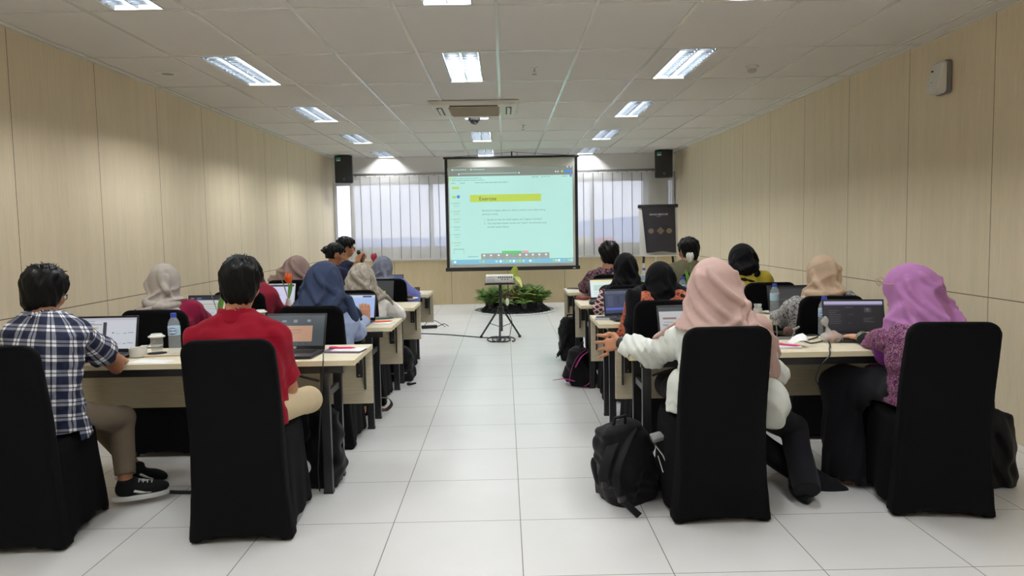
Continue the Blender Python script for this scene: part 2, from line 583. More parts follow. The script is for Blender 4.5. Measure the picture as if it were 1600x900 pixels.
# ceiling: boards between bars, openings where the light fittings sit
XC = [GX + .6 * c for c in range(-6, 7)]
YC = [GY + 1.2 * r for r in range(-6, 9)]
XC = [XL] + [x for x in XC if XL + .02 < x < XR - .02] + [XR]
YC = [YF] + [y for y in YC if YF + .02 < y < YB - .02] + [YB]
LIGHT_COLS = [-4, -1, 2]; LIGHT_ROWS = [-5, -3, -1, 1, 3, 5, 7]
LIGHTS = []
for c in LIGHT_COLS:
    for r in LIGHT_ROWS:
        xm = GX + .6 * c + .315; y0 = GY + 1.2 * r + .02; y1 = min(GY + 1.2 * (r + 1) - .02, YB - .03)
        LIGHTS.append((xm, max(y0, YF + .03), y1))
ce = MB()
def board(x0, x1, y0, y1):
    ce.mat(0).bx(x0, x1, y0, y1, H, H + .015)
for i in range(len(XC) - 1):
    for j in range(len(YC) - 1):
        x0, x1, y0, y1 = XC[i], XC[i + 1], YC[j], YC[j + 1]
        hit = [l for l in LIGHTS if x0 < l[0] < x1 and y0 < (l[1] + l[2]) / 2 < y1]
        if hit:
            l = hit[0]
            board(x0, l[0] - .15, y0, y1); board(l[0] + .15, x1, y0, y1)
            board(l[0] - .15, l[0] + .15, y0, l[1] - .001); board(l[0] - .15, l[0] + .15, l[2] + .001, y1)
        else:
            board(x0, x1, y0, y1)
ce.mat(1)
for x in XC[1:-1]: ce.bx(x - .012, x + .012, YF, YB, H - .006, H)
for y in YC[1:-1]: ce.bx(XL, XR, y - .010, y + .010, H - .005, H)
ce.bx(XL, XL + .025, YF, YB, H - .008, H).bx(XR - .025, XR, YF, YB, H - .008, H).bx(XL, XR, YB - .025, YB, H - .008, H)
ce.mat(0).bx(XL - .1, XR + .1, YF - .1, YB + .1, H + .14, H + .2)
struct(ce.build('ceiling', [M_tile, M_bar], smooth=0))

# ------------------------------------------------------------------ outside: misty hill, a few roofs
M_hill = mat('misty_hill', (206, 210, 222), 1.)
hm = MB()
def hillf(u, v):
    x = -600 + 1300 * u
    s_ = min(1, max(0, (u - .40) / .09)); s_ = s_ * s_ * (3 - 2 * s_)
    top = -8 + 21 * s_ + 2.5 * math.sin(u * 31 + .3) + 1.2 * math.sin(u * 77)
    return (x, 820 + 260 * v, -22 + (top + 22) * math.sin(v * PI / 2) ** 1.2)
hm.grid(hillf, 160, 8)
struct(hm.build('hill', M_hill))
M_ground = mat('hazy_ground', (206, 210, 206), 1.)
struct(MB().bx(-700, 700, 40, 1000, -24, -22).build('ground', M_ground, smooth=0))
def house(px, py, Y, w, hgt, roof, label, n='building'):
    x, y, z = at(px, py, Y)
    t = thing(n, label, 'building', (x, y, -22))
    ht = z + 22
    MB().bx(-w / 2, w / 2, 0, w * .7, 0, ht - hgt).build('wall', mat('cream_render', (226, 222, 212), .9), t, smooth=0)
    r = MB()
    r.add([(-w * .55, -w * .05, ht - hgt), (w * .55, -w * .05, ht - hgt), (w * .55, w * .75, ht - hgt), (-w * .55, w * .75, ht - hgt), (-w * .3, w * .35, ht), (w * .3, w * .35, ht)],
          [(0, 1, 5, 4), (1, 2, 5), (2, 3, 4, 5), (3, 0, 4), (3, 2, 1, 0)])
    r.build('roof', roof, t, smooth=0)
Mred = mat('red_roof_tile', (218, 150, 148), .9); Myel = mat('yellow_roof', (222, 206, 150), .9); Mgry = mat('pale_roof', (205, 205, 205), .9)
house(947, 371, 150, 5.0, 1.5, Mred, 'pale building with a red roof outside the right-hand window')
house(911, 371, 170, 5, 1.6, Myel, 'small building with a yellow roof outside, right of the projection screen')
house(978, 374, 190, 5, 1.6, Mgry, 'small building with a pale roof outside, beside the red roof')
house(645, 384, 160, 7, 1.2, Mgry, 'pale building seen low through the left-hand window')

# ------------------------------------------------------------------ vertical blinds
M_slat = bpy.data.materials.new('sheer_blind_cloth'); M_slat.use_nodes = True
_t = NT(M_slat)
_t.b.inputs['Base Color'].default_value = srgb(244, 243, 240); _t.b.inputs['Roughness'].default_value = .8
_tr = _t.new('BsdfTransparent'); _tr.inputs[0].default_value = (.97, .97, .98, 1)
_tl = _t.new('BsdfTranslucent'); _tl.inputs[0].default_value = srgb(228, 226, 222)
_m1 = _t.new('MixShader'); _m1.inputs[0].default_value = .35
_t.l.new(_t.b.outputs[0], _m1.inputs[1]); _t.l.new(_tl.outputs[0], _m1.inputs[2])
_m2 = _t.new('MixShader'); _m2.inputs[0].default_value = .38
_t.l.new(_m1.outputs[0], _m2.inputs[1]); _t.l.new(_tr.outputs[0], _m2.inputs[2])
_t.l.new(_m2.outputs[0], _t.n['Material Output'].inputs['Surface'])
M_hem = mat('grey_blind_hem', (112, 112, 120), .8)
M_slot = mat('dark_vent', (60, 56, 52), .6)
def blind(x0, x1, xs, label):
    t = thing('vertical_blind', label, 'blind', ((x0 + x1) / 2, YB - .11, 2.385), 0)
    cx = (x0 + x1) / 2
    MB().bx(x0 - cx, x1 - cx, -.022, .022, -.02, .02).build('headrail', mat('grey_aluminium', (150, 150, 150), .4, metal=.6), t, bevel=.004)
    for i, x in enumerate(xs):
        m = MB(); w = .0895; a = R(random.uniform(4, 8)); sway = random.uniform(-.006, .006)
        ca, sa = math.cos(a), math.sin(a)
        def sl(u, v):
            q = (u - .5) * 2 * w; b = .006 * (1 - (2 * u - 1) ** 2)
            return (x - cx + q * ca + sway * (1 - v), q * sa + b - .005, -1.535 + 1.50 * v)
        m.mat(0).grid(sl, 4, 6)
        m.mat(1).grid(lambda u, v: Vector(sl(.93 + .07 * u, v)) + Vector((0, -.001, 0)), 1, 6)
        m.mat(2).bx(x - cx - .006, x - cx + .006, -.006, .006, -.036, -.018)
        m.build('slat', [M_slat, M_hem, M_chrome], t, smooth=60)
    m = MB()
    m.tube([(x0 - cx + .02, -.01, -1.53), (x1 - cx - .02, -.01, -1.53)], .0015, 5)
    m.build('bead_chain', M_whitep, t)
random.seed(3)
SP = .176
blind(-2.74, .05, [-2.66 + SP * i for i in range(16)], 'sheer white vertical blind hanging at the window left of the screen')
blind(.05, 3.06, [.13 + SP * i for i in range(15)] + [2.70 + .062 * i for i in range(6)], 'sheer white vertical blind right of the screen, slats bunched at its right end')

# ------------------------------------------------------------------ ceiling fittings
M_tube = mat('lit_fluorescent_tube', (246, 249, 251), .5, emis=TUBE_POWER)
M_refl = mat('polished_light_reflector', (160, 164, 168), .24, metal=1.)
M_louv = mat('brushed_light_louver', (72, 76, 80), .3, metal=1.)
def ceiling_light(L):
    t = thing('ceiling_light', 'x', 'ceiling light', (0, 0, H), 0)
    fr = MB(); w = .14
    fr.mat(0).bx(-w - .008, -w, -L / 2, L / 2, -.004, .09).bx(w, w + .008, -L / 2, L / 2, -.004, .09)
    fr.bx(-w, w, -L / 2, -L / 2 + .006, -.004, .09).bx(-w, w, L / 2 - .006, L / 2, -.004, .09).bx(-w - .008, w + .008, -L / 2, L / 2, .09, .098)
    fr.build('housing', mat('white_light_housing', (230, 230, 228), .35), t, smooth=0)
    rf = MB()
    for s in (-1, 1):
        xs = [(-.066, 0), (-.062, .03), (-.05, .058), (-.028, .074), (0, .08), (.028, .074), (.05, .058), (.062, .03), (.066, 0)]
        rf.grid(lambda u, v, s=s, xs=xs: (s * .069 + xs[int(round(u * 8))][0], -L / 2 + .01 + (L - .02) * v, xs[int(round(u * 8))][1]), 8, 1)
    rf.build('reflector', M_refl, t, smooth=80)
    for s in (-1, 1):
        MB().cyl((s * .069, -L / 2 + .03, .052), (s * .069, L / 2 - .03, .052), .0135, n=10).build('tube', M_tube, t)
    lv = MB()
    n = max(4, int(L / .078))
    for i in range(1, n):
        y = -L / 2 + L * i / n
        for s in (-1, 1):
            lv.prism([(-.064, .0), (.064, .0), (.062, .018), (.03, .026), (-.03, .026), (-.062, .018)],
                     lambda u, v, s=s, y=y: (s * .069 + u, y - .0012, v), lambda u, v, s=s, y=y: (s * .069 + u, y + .0012, v))
    lv.bx(-.003, .003, -L / 2 + .01, L / 2 - .01, 0, .03)
    lv.build('louver', M_louv, t, smooth=0)
    return t
CL = {}
colname = {-4: 'left', -1: 'middle', 2: 'right'}
rowname = {1: 'nearest full', 3: 'second', 5: 'third', 7: 'farthest', -1: 'cut off by the top edge of the frame, in the', -3: 'behind the viewer, in the', -5: 'at the rear of the room, in the'}
for c in LIGHT_COLS:
    for r in LIGHT_ROWS:
        xm = GX + .6 * c + .315; y0 = max(GY + 1.2 * r + .02, YF + .03); y1 = min(GY + 1.2 * (r + 1) - .02, YB - .03)
        L = round(y1 - y0, 3)
        if L not in CL:
            CL[L] = ceiling_light(L); o = CL[L]
        else:
            o = copy_tree(CL[L])
        o.location = (xm, (y0 + y1) / 2, H)
        lab = ('%s louvred ceiling light of the %s row' if r > 0 else 'louvred ceiling light %s %s row') % (rowname[r], colname[c])
        tag(o, lab, 'ceiling light', 'louvred ceiling lights')

# cassette air conditioner
t = thing('air_conditioner', 'square white cassette air conditioner set in the ceiling', 'air conditioner', (-.295, 8.52, H))
m = MB(); m.prism([(-.475, -.475), (.475, -.475), (.475, .475), (-.475, .475)], lambda u, v: (u, v, -.006), lambda u, v: (u * .9, v * .9, -.045))
m.build('panel', mat('ivory_plastic', (222, 220, 206), .4), t, bevel=.008)
m = MB(); m.bx(-.27, .27, -.27, .27, -.056, -.044)
for i in range(16): m.bx(-.26, .26, -.26 + .0335 * i, -.25 + .0335 * i, -.060, -.055)
m.build('intake_grille', mat('beige_grille', (168, 156, 136), .6), t, smooth=0)
for k in range(4):
    rt = rotm(rz=k * PI / 2)
    m = MB().xf(rt); m.box((0, -.365, -.042), (.50, .062, .016)); m.build('vent_slot', mat('dark_vent', (60, 56, 52), .6), t, smooth=0)
    m = MB().xf(rt); m.box((0, -.362, -.052), (.485, .04, .004), rotm(rx=R(18))); m.build('louvre_flap', mat('ivory_plastic', (222, 220, 206), .4), t, smooth=0)

# dome camera below the air conditioner, detector, sprinklers, round speaker
x, y, z = at(741, 184, 9.35)
t = thing('dome_camera', 'small dark dome camera on the ceiling below the air conditioner', 'camera', (x, 9.35, H))
MB().lathe([(.072, 0), (.072, -.03), (.055, -.038)]).build('base', M_black, t)
MB().lathe([(.052, -.036), (.048, -.055), (.03, -.074), (0.0001, -.082)]).build('dome', mat('tinted_dome', (40, 40, 44), .1, spec=.8), t)
t = thing('smoke_detector', 'round white smoke detector on the ceiling right of the lights', 'smoke detector', (2.095, 6.577, H))
MB().lathe([(.055, 0), (.055, -.018), (.05, -.024), (.04, -.026)]).build('base', M_whitep, t)
MB().lathe([(.04, -.024), (.038, -.045), (.03, -.056), (.0001, -.058)]).build('cap', mat('grey_white_plastic', (196, 194, 188), .5), t)
def sprinkler(x, y, label):
    t = thing('sprinkler', label, 'sprinkler', (x, y, H), 0, 'ceiling sprinklers')
    MB().lathe([(.034, 0), (.032, -.006), (.012, -.01)], n=16).build('rosette', M_chrome, t)
    m = MB().cyl((0, 0, -.006), (0, 0, -.03), .009, .007, 10)
    for s in (-1, 1): m.tube([(s * .008, 0, -.028), (s * .013, 0, -.038), (s * .004, 0, -.052)], .0022, 6)
    m.build('frame', M_chrome, t)
    MB().lathe([(.0001, -.05), (.019, -.052), (.019, -.055), (.0001, -.056)], n=14).build('deflector', mat('dull_steel', (110, 108, 104), .4, metal=1.), t)
sprinkler(.273, 6.509, 'steel ceiling sprinkler nearest the viewer, right of the middle lights')
sprinkler(.264, 10.111, 'steel ceiling sprinkler further down, beyond the air conditioner')
sprinkler(.249, 13.668, 'steel ceiling sprinkler just in front of the screen')
t = thing('ceiling_speaker', 'flat round white speaker in the ceiling above the left wall', 'speaker', (-2.726, 6.473, H))
MB().lathe([(.095, 0), (.095, -.006), (.085, -.010)], n=32).build('rim', M_whitep, t)
m = MB(); m.lathe([(.084, -.008), (.05, -.010), (.0001, -.011)], n=32); m.build('grille', mat('grey_mesh', (160, 156, 148), .6, bump=(600, .4)), t)

# wall box high on the right wall
t = thing('air_freshener', 'white rounded box with grey back fixed high on the right wall', 'wall box', (XR, 5.54, 2.385))
def rrect(w, h, r, n=5):
    p = []
    for cx, cy, a0 in ((w / 2 - r, h / 2 - r, 0), (-w / 2 + r, h / 2 - r, 90), (-w / 2 + r, -h / 2 + r, 180), (w / 2 - r, -h / 2 + r, 270)):
        for i in range(n + 1):
            a = R(a0 + 90 * i / n); p.append((cx + r * math.cos(a), cy + r * math.sin(a)))
    return p
m = MB(); m.prism(rrect(.17, .235, .03), lambda u, v: (-.002, u, v), lambda u, v: (-.035, u, v)); m.build('back', mat('grey_box_plastic', (112, 110, 108), .5), t, bevel=.003)
m = MB(); m.prism(rrect(.165, .23, .035), lambda u, v: (-.035, u, v), lambda u, v: (-.085 + .02 * v / .12, u * .9, v * .92)); m.build('cover', M_whitep, t, bevel=.012, seg=3)
m = MB(); m.cyl((-.075, .03, .05), (-.088, .03, .05), .006, n=8); m.build('indicator', M_black, t)
MB().cyl((-.08, .045, -.05), (-.094, .045, -.05), .004, n=8).build('screw', M_black, t); MB().cyl((-.08, .02, -.03), (-.092, .02, -.03), .004, n=8).build('screw', M_black, t)

# two loudspeakers in the upper corners
def pa(x, rz, label):
    t = thing('loudspeaker', label, 'loudspeaker', (x, 13.62, 2.445), rz, 'corner loudspeakers')
    m = MB(); m.prism([(-.155, -.02), (-.15, -.06), (.15, -.06), (.155, -.02), (.09, .2), (-.09, .2)], lambda u, v: (u, v, -.235), lambda u, v: (u, v, .235))
    m.build('cabinet', M_black, t, bevel=.012)
    m = MB(); m.bx(-.142, .142, -.072, -.058, -.215, .222); m.build('grille', mat('black_grille', (22, 23, 25), .6, bump=(500, .5)), t, bevel=.004)
    m = MB(); m.bx(-.12, -.045, -.0735, -.072, .14, .205); m.mat(1).bx(-.115, -.05, -.074, -.0735, .145, .165); m.build('sticker', [mat('green_sticker', (52, 150, 110), .5), M_whitep], t, smooth=0)
    m = MB(); m.bx(-.012, .022, -.0735, -.072, -.185, -.145); m.mat(1).bx(-.004, .014, -.0742, -.0735, -.178, -.152)
    m.build('badge', [mat('grey_badge', (120, 122, 126), .4, metal=.5), M_black], t, smooth=0)
    m = MB(); m.bx(-.10, .10, .02, .07, .235, .247).bar((0, .06, .24), (0, .3, .235), .03, .03); m.bx(-.06, .06, .28, .31, .15, .245)
    m.build('bracket', M_blackm, t, bevel=.003)
pa(-2.77, R(5), 'black loudspeaker with a green sticker in the upper left corner')
pa(2.80, R(-5), 'black loudspeaker with a green sticker in the upper right corner')
# ------------------------------------------------------------------ desks
def wood(name, col, axis_scale, rough=.45):
    m = mat(name, col, rough, spec=.35); t = NT(m); co = t.coord()
    n = t.noise(t.mapping(co, axis_scale), 4., 4., .6, .4)
    c = srgb(*col)
    t.l.new(t.ramp(n, [(.3, tuple(v * .86 for v in c[:3]) + (1,)), (.7, tuple(min(1, v * 1.06) for v in c[:3]) + (1,))]), t.b.inputs['Base Color'])
    return m
M_top = wood('pale_maple_top', (226, 216, 190), (1.2, 14, 14))
M_panel = wood('pale_grained_panel', (206, 196, 172), (1.5, 9, 26))
M_edge = mat('cream_edge_band', (232, 221, 188), .45)
M_grey = mat('grey_steel', (92, 94, 98), .4, metal=.4)

DESK_W = {'L': 1.82, 'R': 1.80}
def make_desk(wd, side):
    """origin on the floor under the middle of the near edge; +y away from the viewer"""
    t = thing('folding_desk', 'x', 'desk')
    hw = wd / 2
    m = MB().mat(0).bx(-hw + .002, hw - .002, .002, .558, .693, .72).mat(1).bx(-hw, hw, 0, .002, .693, .7195).bx(-hw, hw, .558, .56, .693, .7195)
    m.bx(-hw, -hw + .002, .002, .558, .693, .7195).bx(hw - .002, hw, .002, .558, .693, .7195)
    m.build('desk_top', [M_top, M_edge], t, smooth=0)
    m = MB().bx(-hw + .003, hw - .003, .528, .546, .375, .69); m.build('modesty_panel', M_panel, t, bevel=.001, smooth=0)
    m = MB().bx(-hw + .07, hw - .07, .055, .095, .645, .693); m.build('beam', M_blackm, t, smooth=0)
    m = MB().bx(-hw + .07, hw - .07, .42, .46, .65, .693); m.build('beam', M_blackm, t, smooth=0)
    for s in (-1, 1):
        x = s * (hw - (.170 if side == 'L' else .100))
        for y, dz in ((.075, .645), (.37, .66)):
            MB().bx(x - .023, x + .023, y - .018, y + .018, .012, dz).build('leg', M_blackm, t, bevel=.002, smooth=0)
            MB().bx(x - .025, x + .025, y - .02, y + .02, 0, .014).build('foot_pad', M_black, t, smooth=0)
        MB().bx(x - .010, x + .010, .093, .352, .505, .54).build('cross_bar', M_grey, t, smooth=0)
        MB().bx(x - .022, x + .022, .055, .46, .655, .675).build('top_rail', M_blackm, t, smooth=0)
        MB().bar((x - s * .03, .075, .60), (x - s * .22, .075, .655), .02, .008).build('strut', M_blackm, t, smooth=0)
        xb = s * (hw - .075)
        m = MB().bx(xb - .018, xb + .018, .518, .528, .53, .635)
        m.mat(1)
        for z in (.545, .62): m.cyl((xb, .514, z), (xb, .519, z), .005, n=8)
        m.build('bracket', [M_blackm, M_chrome], t, smooth=0)
        xr = s * (hw - .042); MB().bx(xr - .004, xr + .004, .505, .528, .462, .655).build('hinge_rod', M_blackm, t, smooth=0)
    return t
NEAR = {'L': [3.95, 5.27, 6.57, 7.86], 'R': [3.93, 5.22, 6.49, 7.78]}
DX = {'L': -.785 - .91, 'R': .63 + .90}
desk_lab = {
 'L': ['wooden folding desk at the front left, carrying the lidded glass and white china bowl', 'second wooden folding desk on the left, in front of the woman in navy headscarf',
       'third wooden folding desk on the left, holding the orange tulip and a white plate', 'farthest wooden folding desk on the left, nearest the window'],
 'R': ['wooden folding desk at the front right, with a snack bag and dark laptop', 'wooden folding desk on the right in front of the woman in orange patterned top',
       'third wooden folding desk on the right, with red case on its corner', 'farthest wooden folding desk on the right, nearest the window']}
for side in 'LR':
    d0 = make_desk(DESK_W[side], side)
    for i, y in enumerate(NEAR[side]):
        o = d0 if i == 0 else copy_tree(d0)
        o.location = (DX[side], y, 0)
        tag(o, desk_lab[side][i], 'desk', 'folding desks in two columns')

# ------------------------------------------------------------------ chairs in black stretch covers
M_cover = fab('black_stretch_cover', (8, 8, 10), .95, .1, .0)
def make_chair():
    """origin on the floor under the middle of the rear edge"""
    t = thing('covered_chair', 'x', 'chair')
    h = .011
    F = SDF((-.30, -.20, -.02), (.30, .22, .98), h)
    zs = [0, .06, .25, .47, .60, .80, .93]; wv = [.232, .226, .210, .202, .203, .202, .200]; yc = [.035, .035, .03, .02, .0, -.045, -.075]
    def back(X, Y, Z):
        w = np.interp(Z, zs, wv); y0 = np.interp(Z, zs, yc)
        rr = .065
        qx = np.abs(X) - (w - rr) + 0 * Z; qz = Z - (.93 - rr)
        d2 = np.sqrt(np.maximum(qx, 0) ** 2 + np.maximum(qz, 0) ** 2) + np.minimum(np.maximum(qx, qz), 0) - rr
        th = np.interp(Z, [0, .3, .5, .93], [.05, .045, .038, .028])
        r = .018
        a = d2 + r; b = np.abs(Y - y0) - th + r
        return np.sqrt(np.maximum(a, 0) ** 2 + np.maximum(b, 0) ** 2) + np.minimum(np.maximum(a, b), 0) - r
    F.op(back, (-.25, -.2, -.02), (.25, .2, .97), .0)
    X, Y, Z = F.ax[0][:, None, None], F.ax[1][None, :, None], F.ax[2][None, None, :]
    hem = .012 + .020 * np.maximum(0, 1 - (X / .19) ** 2)
    F.d = np.maximum(F.d, hem - Z).astype('f4')
    F.warp(waves(4, 9, .002))
    F.mesh('backrest', M_cover, t)
    G = SDF((-.31, -.02, -.02), (.31, .66, .53), .012)
    G.loft([(0, 0, .30, .222, .275), (.1, 0, .297, .215, .268), (.3, 0, .285, .205, .252), (.42, 0, .28, .20, .245), (.462, 0, .28, .188, .232)], 0, .0, p=5.5)
    G.ell((0, .28, .447), (.18, .21, .028), None, .04)
    X, Y, Z = G.ax[0][:, None, None], G.ax[1][None, :, None], G.ax[2][None, None, :]
    sx = np.maximum(0, 1 - (X / .2) ** 2); sy = np.maximum(0, 1 - ((Y - .31) / .24) ** 2)
    hem = .014 + .03 * np.minimum(1, sx * .5 + sy * .8) + .004 * np.sin(30 * X + 25 * Y)
    G.d = np.maximum(G.d, hem - Z).astype('f4')
    def drape(x, y, z):
        return .006 * np.sin(38 * x + 31 * y) * np.clip((.42 - z) / .4, 0, 1)
    G.warp(drape)
    G.mesh('seat', M_cover, t)
    for x, y in ((-.20, .035), (.20, .035), (-.19, .53), (.19, .53)):
        l = MB().cyl((x, y, .018), (x, y, .055), .0125, n=12).build('leg', M_chrome, t)
        MB().cyl((x, y, 0), (x, y, .02), .016, n=12).build('foot_cap', M_black, l)
    return t
CH0 = make_chair()
CHAIRS = [
 (-2.185, 3.31, 6, 'black covered chair cut off by the left edge, under the man in the plaid shirt'),
 (-1.205, 3.385, 3, 'black covered chair in the left foreground, under the man in the red shirt'),
 (.985, 3.49, 2, 'black covered chair in the right foreground, under the woman in the pink headscarf'),
 (2.02, 3.50, -8, 'black covered chair at the right, under the woman in the purple headscarf'),
 (-2.135, 4.76, 0, 'black covered chair behind the water bottle, under the woman in light grey headscarf'),
 (-1.205, 4.83, 0, 'black covered chair behind the open laptop, under the woman in the navy headscarf'),
 (.985, 4.77, 0, 'black covered chair under the woman in rust orange patterned top'),
 (2.03, 4.85, 0, 'black covered chair under the woman in the beige headscarf'),
 (-2.08, 6.10, 0, 'black covered chair under the person in dark maroon behind the red shirted man'),
 (-1.19, 6.02, 0, 'black covered chair under the woman in mottled grey scarf and white sleeves'),
 (.98, 6.02, 0, 'black covered chair under the person in black scarf and maroon lattice sleeve'),
 (2.05, 6.03, 0, 'black covered chair under the person in the mustard top'),
 (-2.07, 7.45, 0, 'black covered chair under the woman in the mauve brown headscarf'),
 (-1.13, 7.34, 0, 'black covered chair under the woman in the periwinkle blouse'),
 (1.02, 7.36, 0, 'black covered chair under the man in dark floral batik shirt'),
 (1.86, 7.36, 0, 'black covered chair under the person in the olive top'),
 (-2.16, 8.93, -72, 'black covered chair under the dark haired woman with the bun'),
 (-2.14, 9.85, -72, 'black covered chair under the man holding the microphone'),
]
for i, (x, y, a, lab) in enumerate(CHAIRS):
    o = CH0 if i == 0 else copy_tree(CH0)
    o.location = (x, y, 0); o.rotation_euler = (0, 0, R(a))
    tag(o, lab, 'chair', 'black covered chairs')
# ------------------------------------------------------------------ people
SKIN = {}
def skin(name, col):
    m = mat('skin_' + name, col, .5, spec=.35)
    if name not in SKIN:
        SKIN[name] = m; t = NT(m)
        n = t.noise(t.coord(), 25., 3.); c = srgb(*col)
        t.l.new(t.ramp(n, [(.3, tuple(v * .93 for v in c[:3]) + (1,)), (.7, tuple(min(1, v * 1.05) for v in c[:3]) + (1,))]), t.b.inputs['Base Color'])
        m.node_tree.nodes['Principled BSDF'].inputs['Subsurface Weight'].default_value = .06
        m.node_tree.nodes['Principled BSDF'].inputs['Subsurface Radius'].default_value = (.012, .005, .003)
    return m
M_hair = mat('black_hair', (9, 8, 8), .5, spec=.15)
_t = NT(M_hair); _t.bump(_t.noise(_t.mapping(_t.coord(), (260, 260, 30)), 1., 3.), .3, .002)
M_eye = mat('eye_white', (226, 222, 216), .2); M_iris = mat('dark_iris', (30, 20, 16), .15); M_brow = mat('dark_eyebrow', (32, 24, 20), .8)
M_lip = mat('lips', (150, 84, 78), .5)

def V3(*a): return np.array(a, 'f8')

class Pose:
    """joints of a seated person; (x, y) seat spot, facing angle (0 = down the room, + = to the left)"""
    def __init__(s, x, y, face=0., lean=0., scale=1., **k):
        s.x, s.y, s.face, s.s = x, y, R(face), scale
        s.root = V3(x, y, 0)
        f = s.s
        L = s.loc
        s.hip = L(0, .0, .56)
        s.nb = L(0, .05 + lean, .975 * (.5 + .5 * f))
        s.hc = L(0, .11 + lean * 1.15, 1.105 * (.5 + .5 * f))
        s.sl = L(-.175 * f, .045 + lean, .90 * (.5 + .5 * f)); s.sr = L(.175 * f, .045 + lean, .90 * (.5 + .5 * f))
        s.el = L(-.245, .16 + lean, .70); s.er = L(.245, .16 + lean, .70)
        s.wl = L(-.15, .37 + lean * .6, .782); s.wr = L(.15, .37 + lean * .6, .782)
        s.hl = s.hr = None
        s.kl = L(-.085, .43, .53); s.kr = L(.085, .43, .53)
        s.al = L(-.09, .40, .10); s.ar = L(.09, .40, .10)
        s.head = (face, 14., 0.)      # yaw, nod, tilt
        s.hr_ = None
        for a, b in k.items():
            setattr(s, a, V3(*b) if isinstance(b, (tuple, list)) and a not in ('head',) else b)
        yaw, nod, tilt = s.head
        s.HR = np.array(rotm(rx=R(-nod), ry=R(tilt), rz=R(yaw)))
        # everything relative to the root
        for a in ('hip', 'nb', 'hc', 'sl', 'sr', 'el', 'er', 'wl', 'wr', 'kl', 'kr', 'al', 'ar'):
            setattr(s, a, getattr(s, a) - s.root)
        for a in ('hl', 'hr'):
            if getattr(s, a) is not None: setattr(s, a, getattr(s, a) - s.root)
    def loc(s, x, y, z):
        c, n = math.cos(s.face), math.sin(s.face)
        return V3(s.x + c * x - n * y, s.y + n * x + c * y, z)
    def hp(s, x, y, z):
        """a point in the head's own frame"""
        return s.hc + s.HR @ V3(x, y, z)
    def side(s):
        return V3(math.cos(s.face), math.sin(s.face), 0)
    def fwd(s):
        return V3(-math.sin(s.face), math.cos(s.face), 0)

def unit(v): return v / (np.linalg.norm(v) + 1e-9)

def hand(F, w, e, aim, side, up=None, sc=1., curl=.35, k=.008, spread=1.):
    """palm, four fingers and a thumb; w wrist, e elbow, aim finger direction or None"""
    d = unit(w - e) if aim is None else unit(aim - w)
    up = V3(0, 0, 1) if up is None else unit(up)
    s_ = unit(np.cross(d, up)); up = unit(np.cross(s_, d))
    s_ = s_ * side           # towards the thumb
    p0 = w + d * .012; p1 = w + d * .085 * sc
    for o in (-.024, -.008, .008, .024):
        F.cap(w + d * .01 + s_ * o * .75, p1 + s_ * o * sc, .0135 * sc, .0115 * sc, .012)
    L = (.062, .076, .081, .072)
    for i, o in enumerate((-.029, -.010, .010, .029)):
        cu_ = curl * (1 + (.5 * (i % 2) if spread > 1 else 0))
        a = p1 + s_ * o * sc * (1 + .12 * (spread - 1)); l = L[i] * sc
        b = a + (d * math.cos(cu_ * .5) - up * math.sin(cu_ * .5) + s_ * (o * 1.5 * spread)) * l * .45
        c = b + (d * math.cos(cu_ * 1.5) - up * math.sin(cu_ * 1.5) + s_ * (o * 1.5 * (spread - 1))) * l * .32
        e_ = c + (d * math.cos(cu_ * 2.3) - up * math.sin(cu_ * 2.3)) * l * .26
        F.chain([a, b, c, e_], [.0096 * sc, .0088 * sc, .0082 * sc, .0070 * sc], .004)
    t0 = w + d * .025 + s_ * .024 * sc; t1 = t0 + (s_ * .8 + d * .6 - up * .25) * .034 * sc; t2 = t1 + (d * .9 + s_ * .25 - up * .2) * .030 * sc; t3 = t2 + (d - up * .2) * .022 * sc
    F.chain([t0, t1, t2, t3], [.016 * sc, .0125 * sc, .0105 * sc, .0085 * sc], .012)

def head_shape(F, P, f=1., ears=True):
    h = P.hp; Rm = P.HR
    F.ell(h(0, -.012, .03), (.076 * f, .094 * f, .088 * f), Rm, .01)
    F.ell(h(0, .022, -.03), (.061 * f, .068 * f, .082 * f), Rm, .03)
    F.ell(h(0, .048, -.085), (.034 * f, .032 * f, .026 * f), Rm, .03)       # chin
    F.ell(h(0, .080, .018), (.05 * f, .012 * f, .012 * f), Rm, .015)        # brow
    F.chain([h(0, .084, .008), h(0, .109, -.028)], [.008 * f, .0125 * f], .01)  # nose
    for s in (-1, 1):
        F.ell(h(s * .012, .092, -.031), (.009 * f, .010 * f, .008 * f), Rm, .008)
        F.ell(h(s * .046, .052, -.022), (.024 * f, .026 * f, .022 * f), Rm, .02)   # cheek
        F.ell(h(s * .031, .089, -.001), (.016 * f, .012 * f, .010 * f), Rm, .01, 's')  # socket
        if ears:
            F.ell(h(s * .078, -.008, -.012), (.010 * f, .021 * f, .033 * f), Rm, .008)
            F.ell(h(s * .088, .0, -.010), (.006 * f, .011 * f, .019 * f), Rm, .006, 's')
    F.ell(h(0, .088, -.056), (.023 * f, .010 * f, .006 * f), Rm, .006)
    F.ell(h(0, .086, -.066), (.020 * f, .010 * f, .007 * f), Rm, .006)

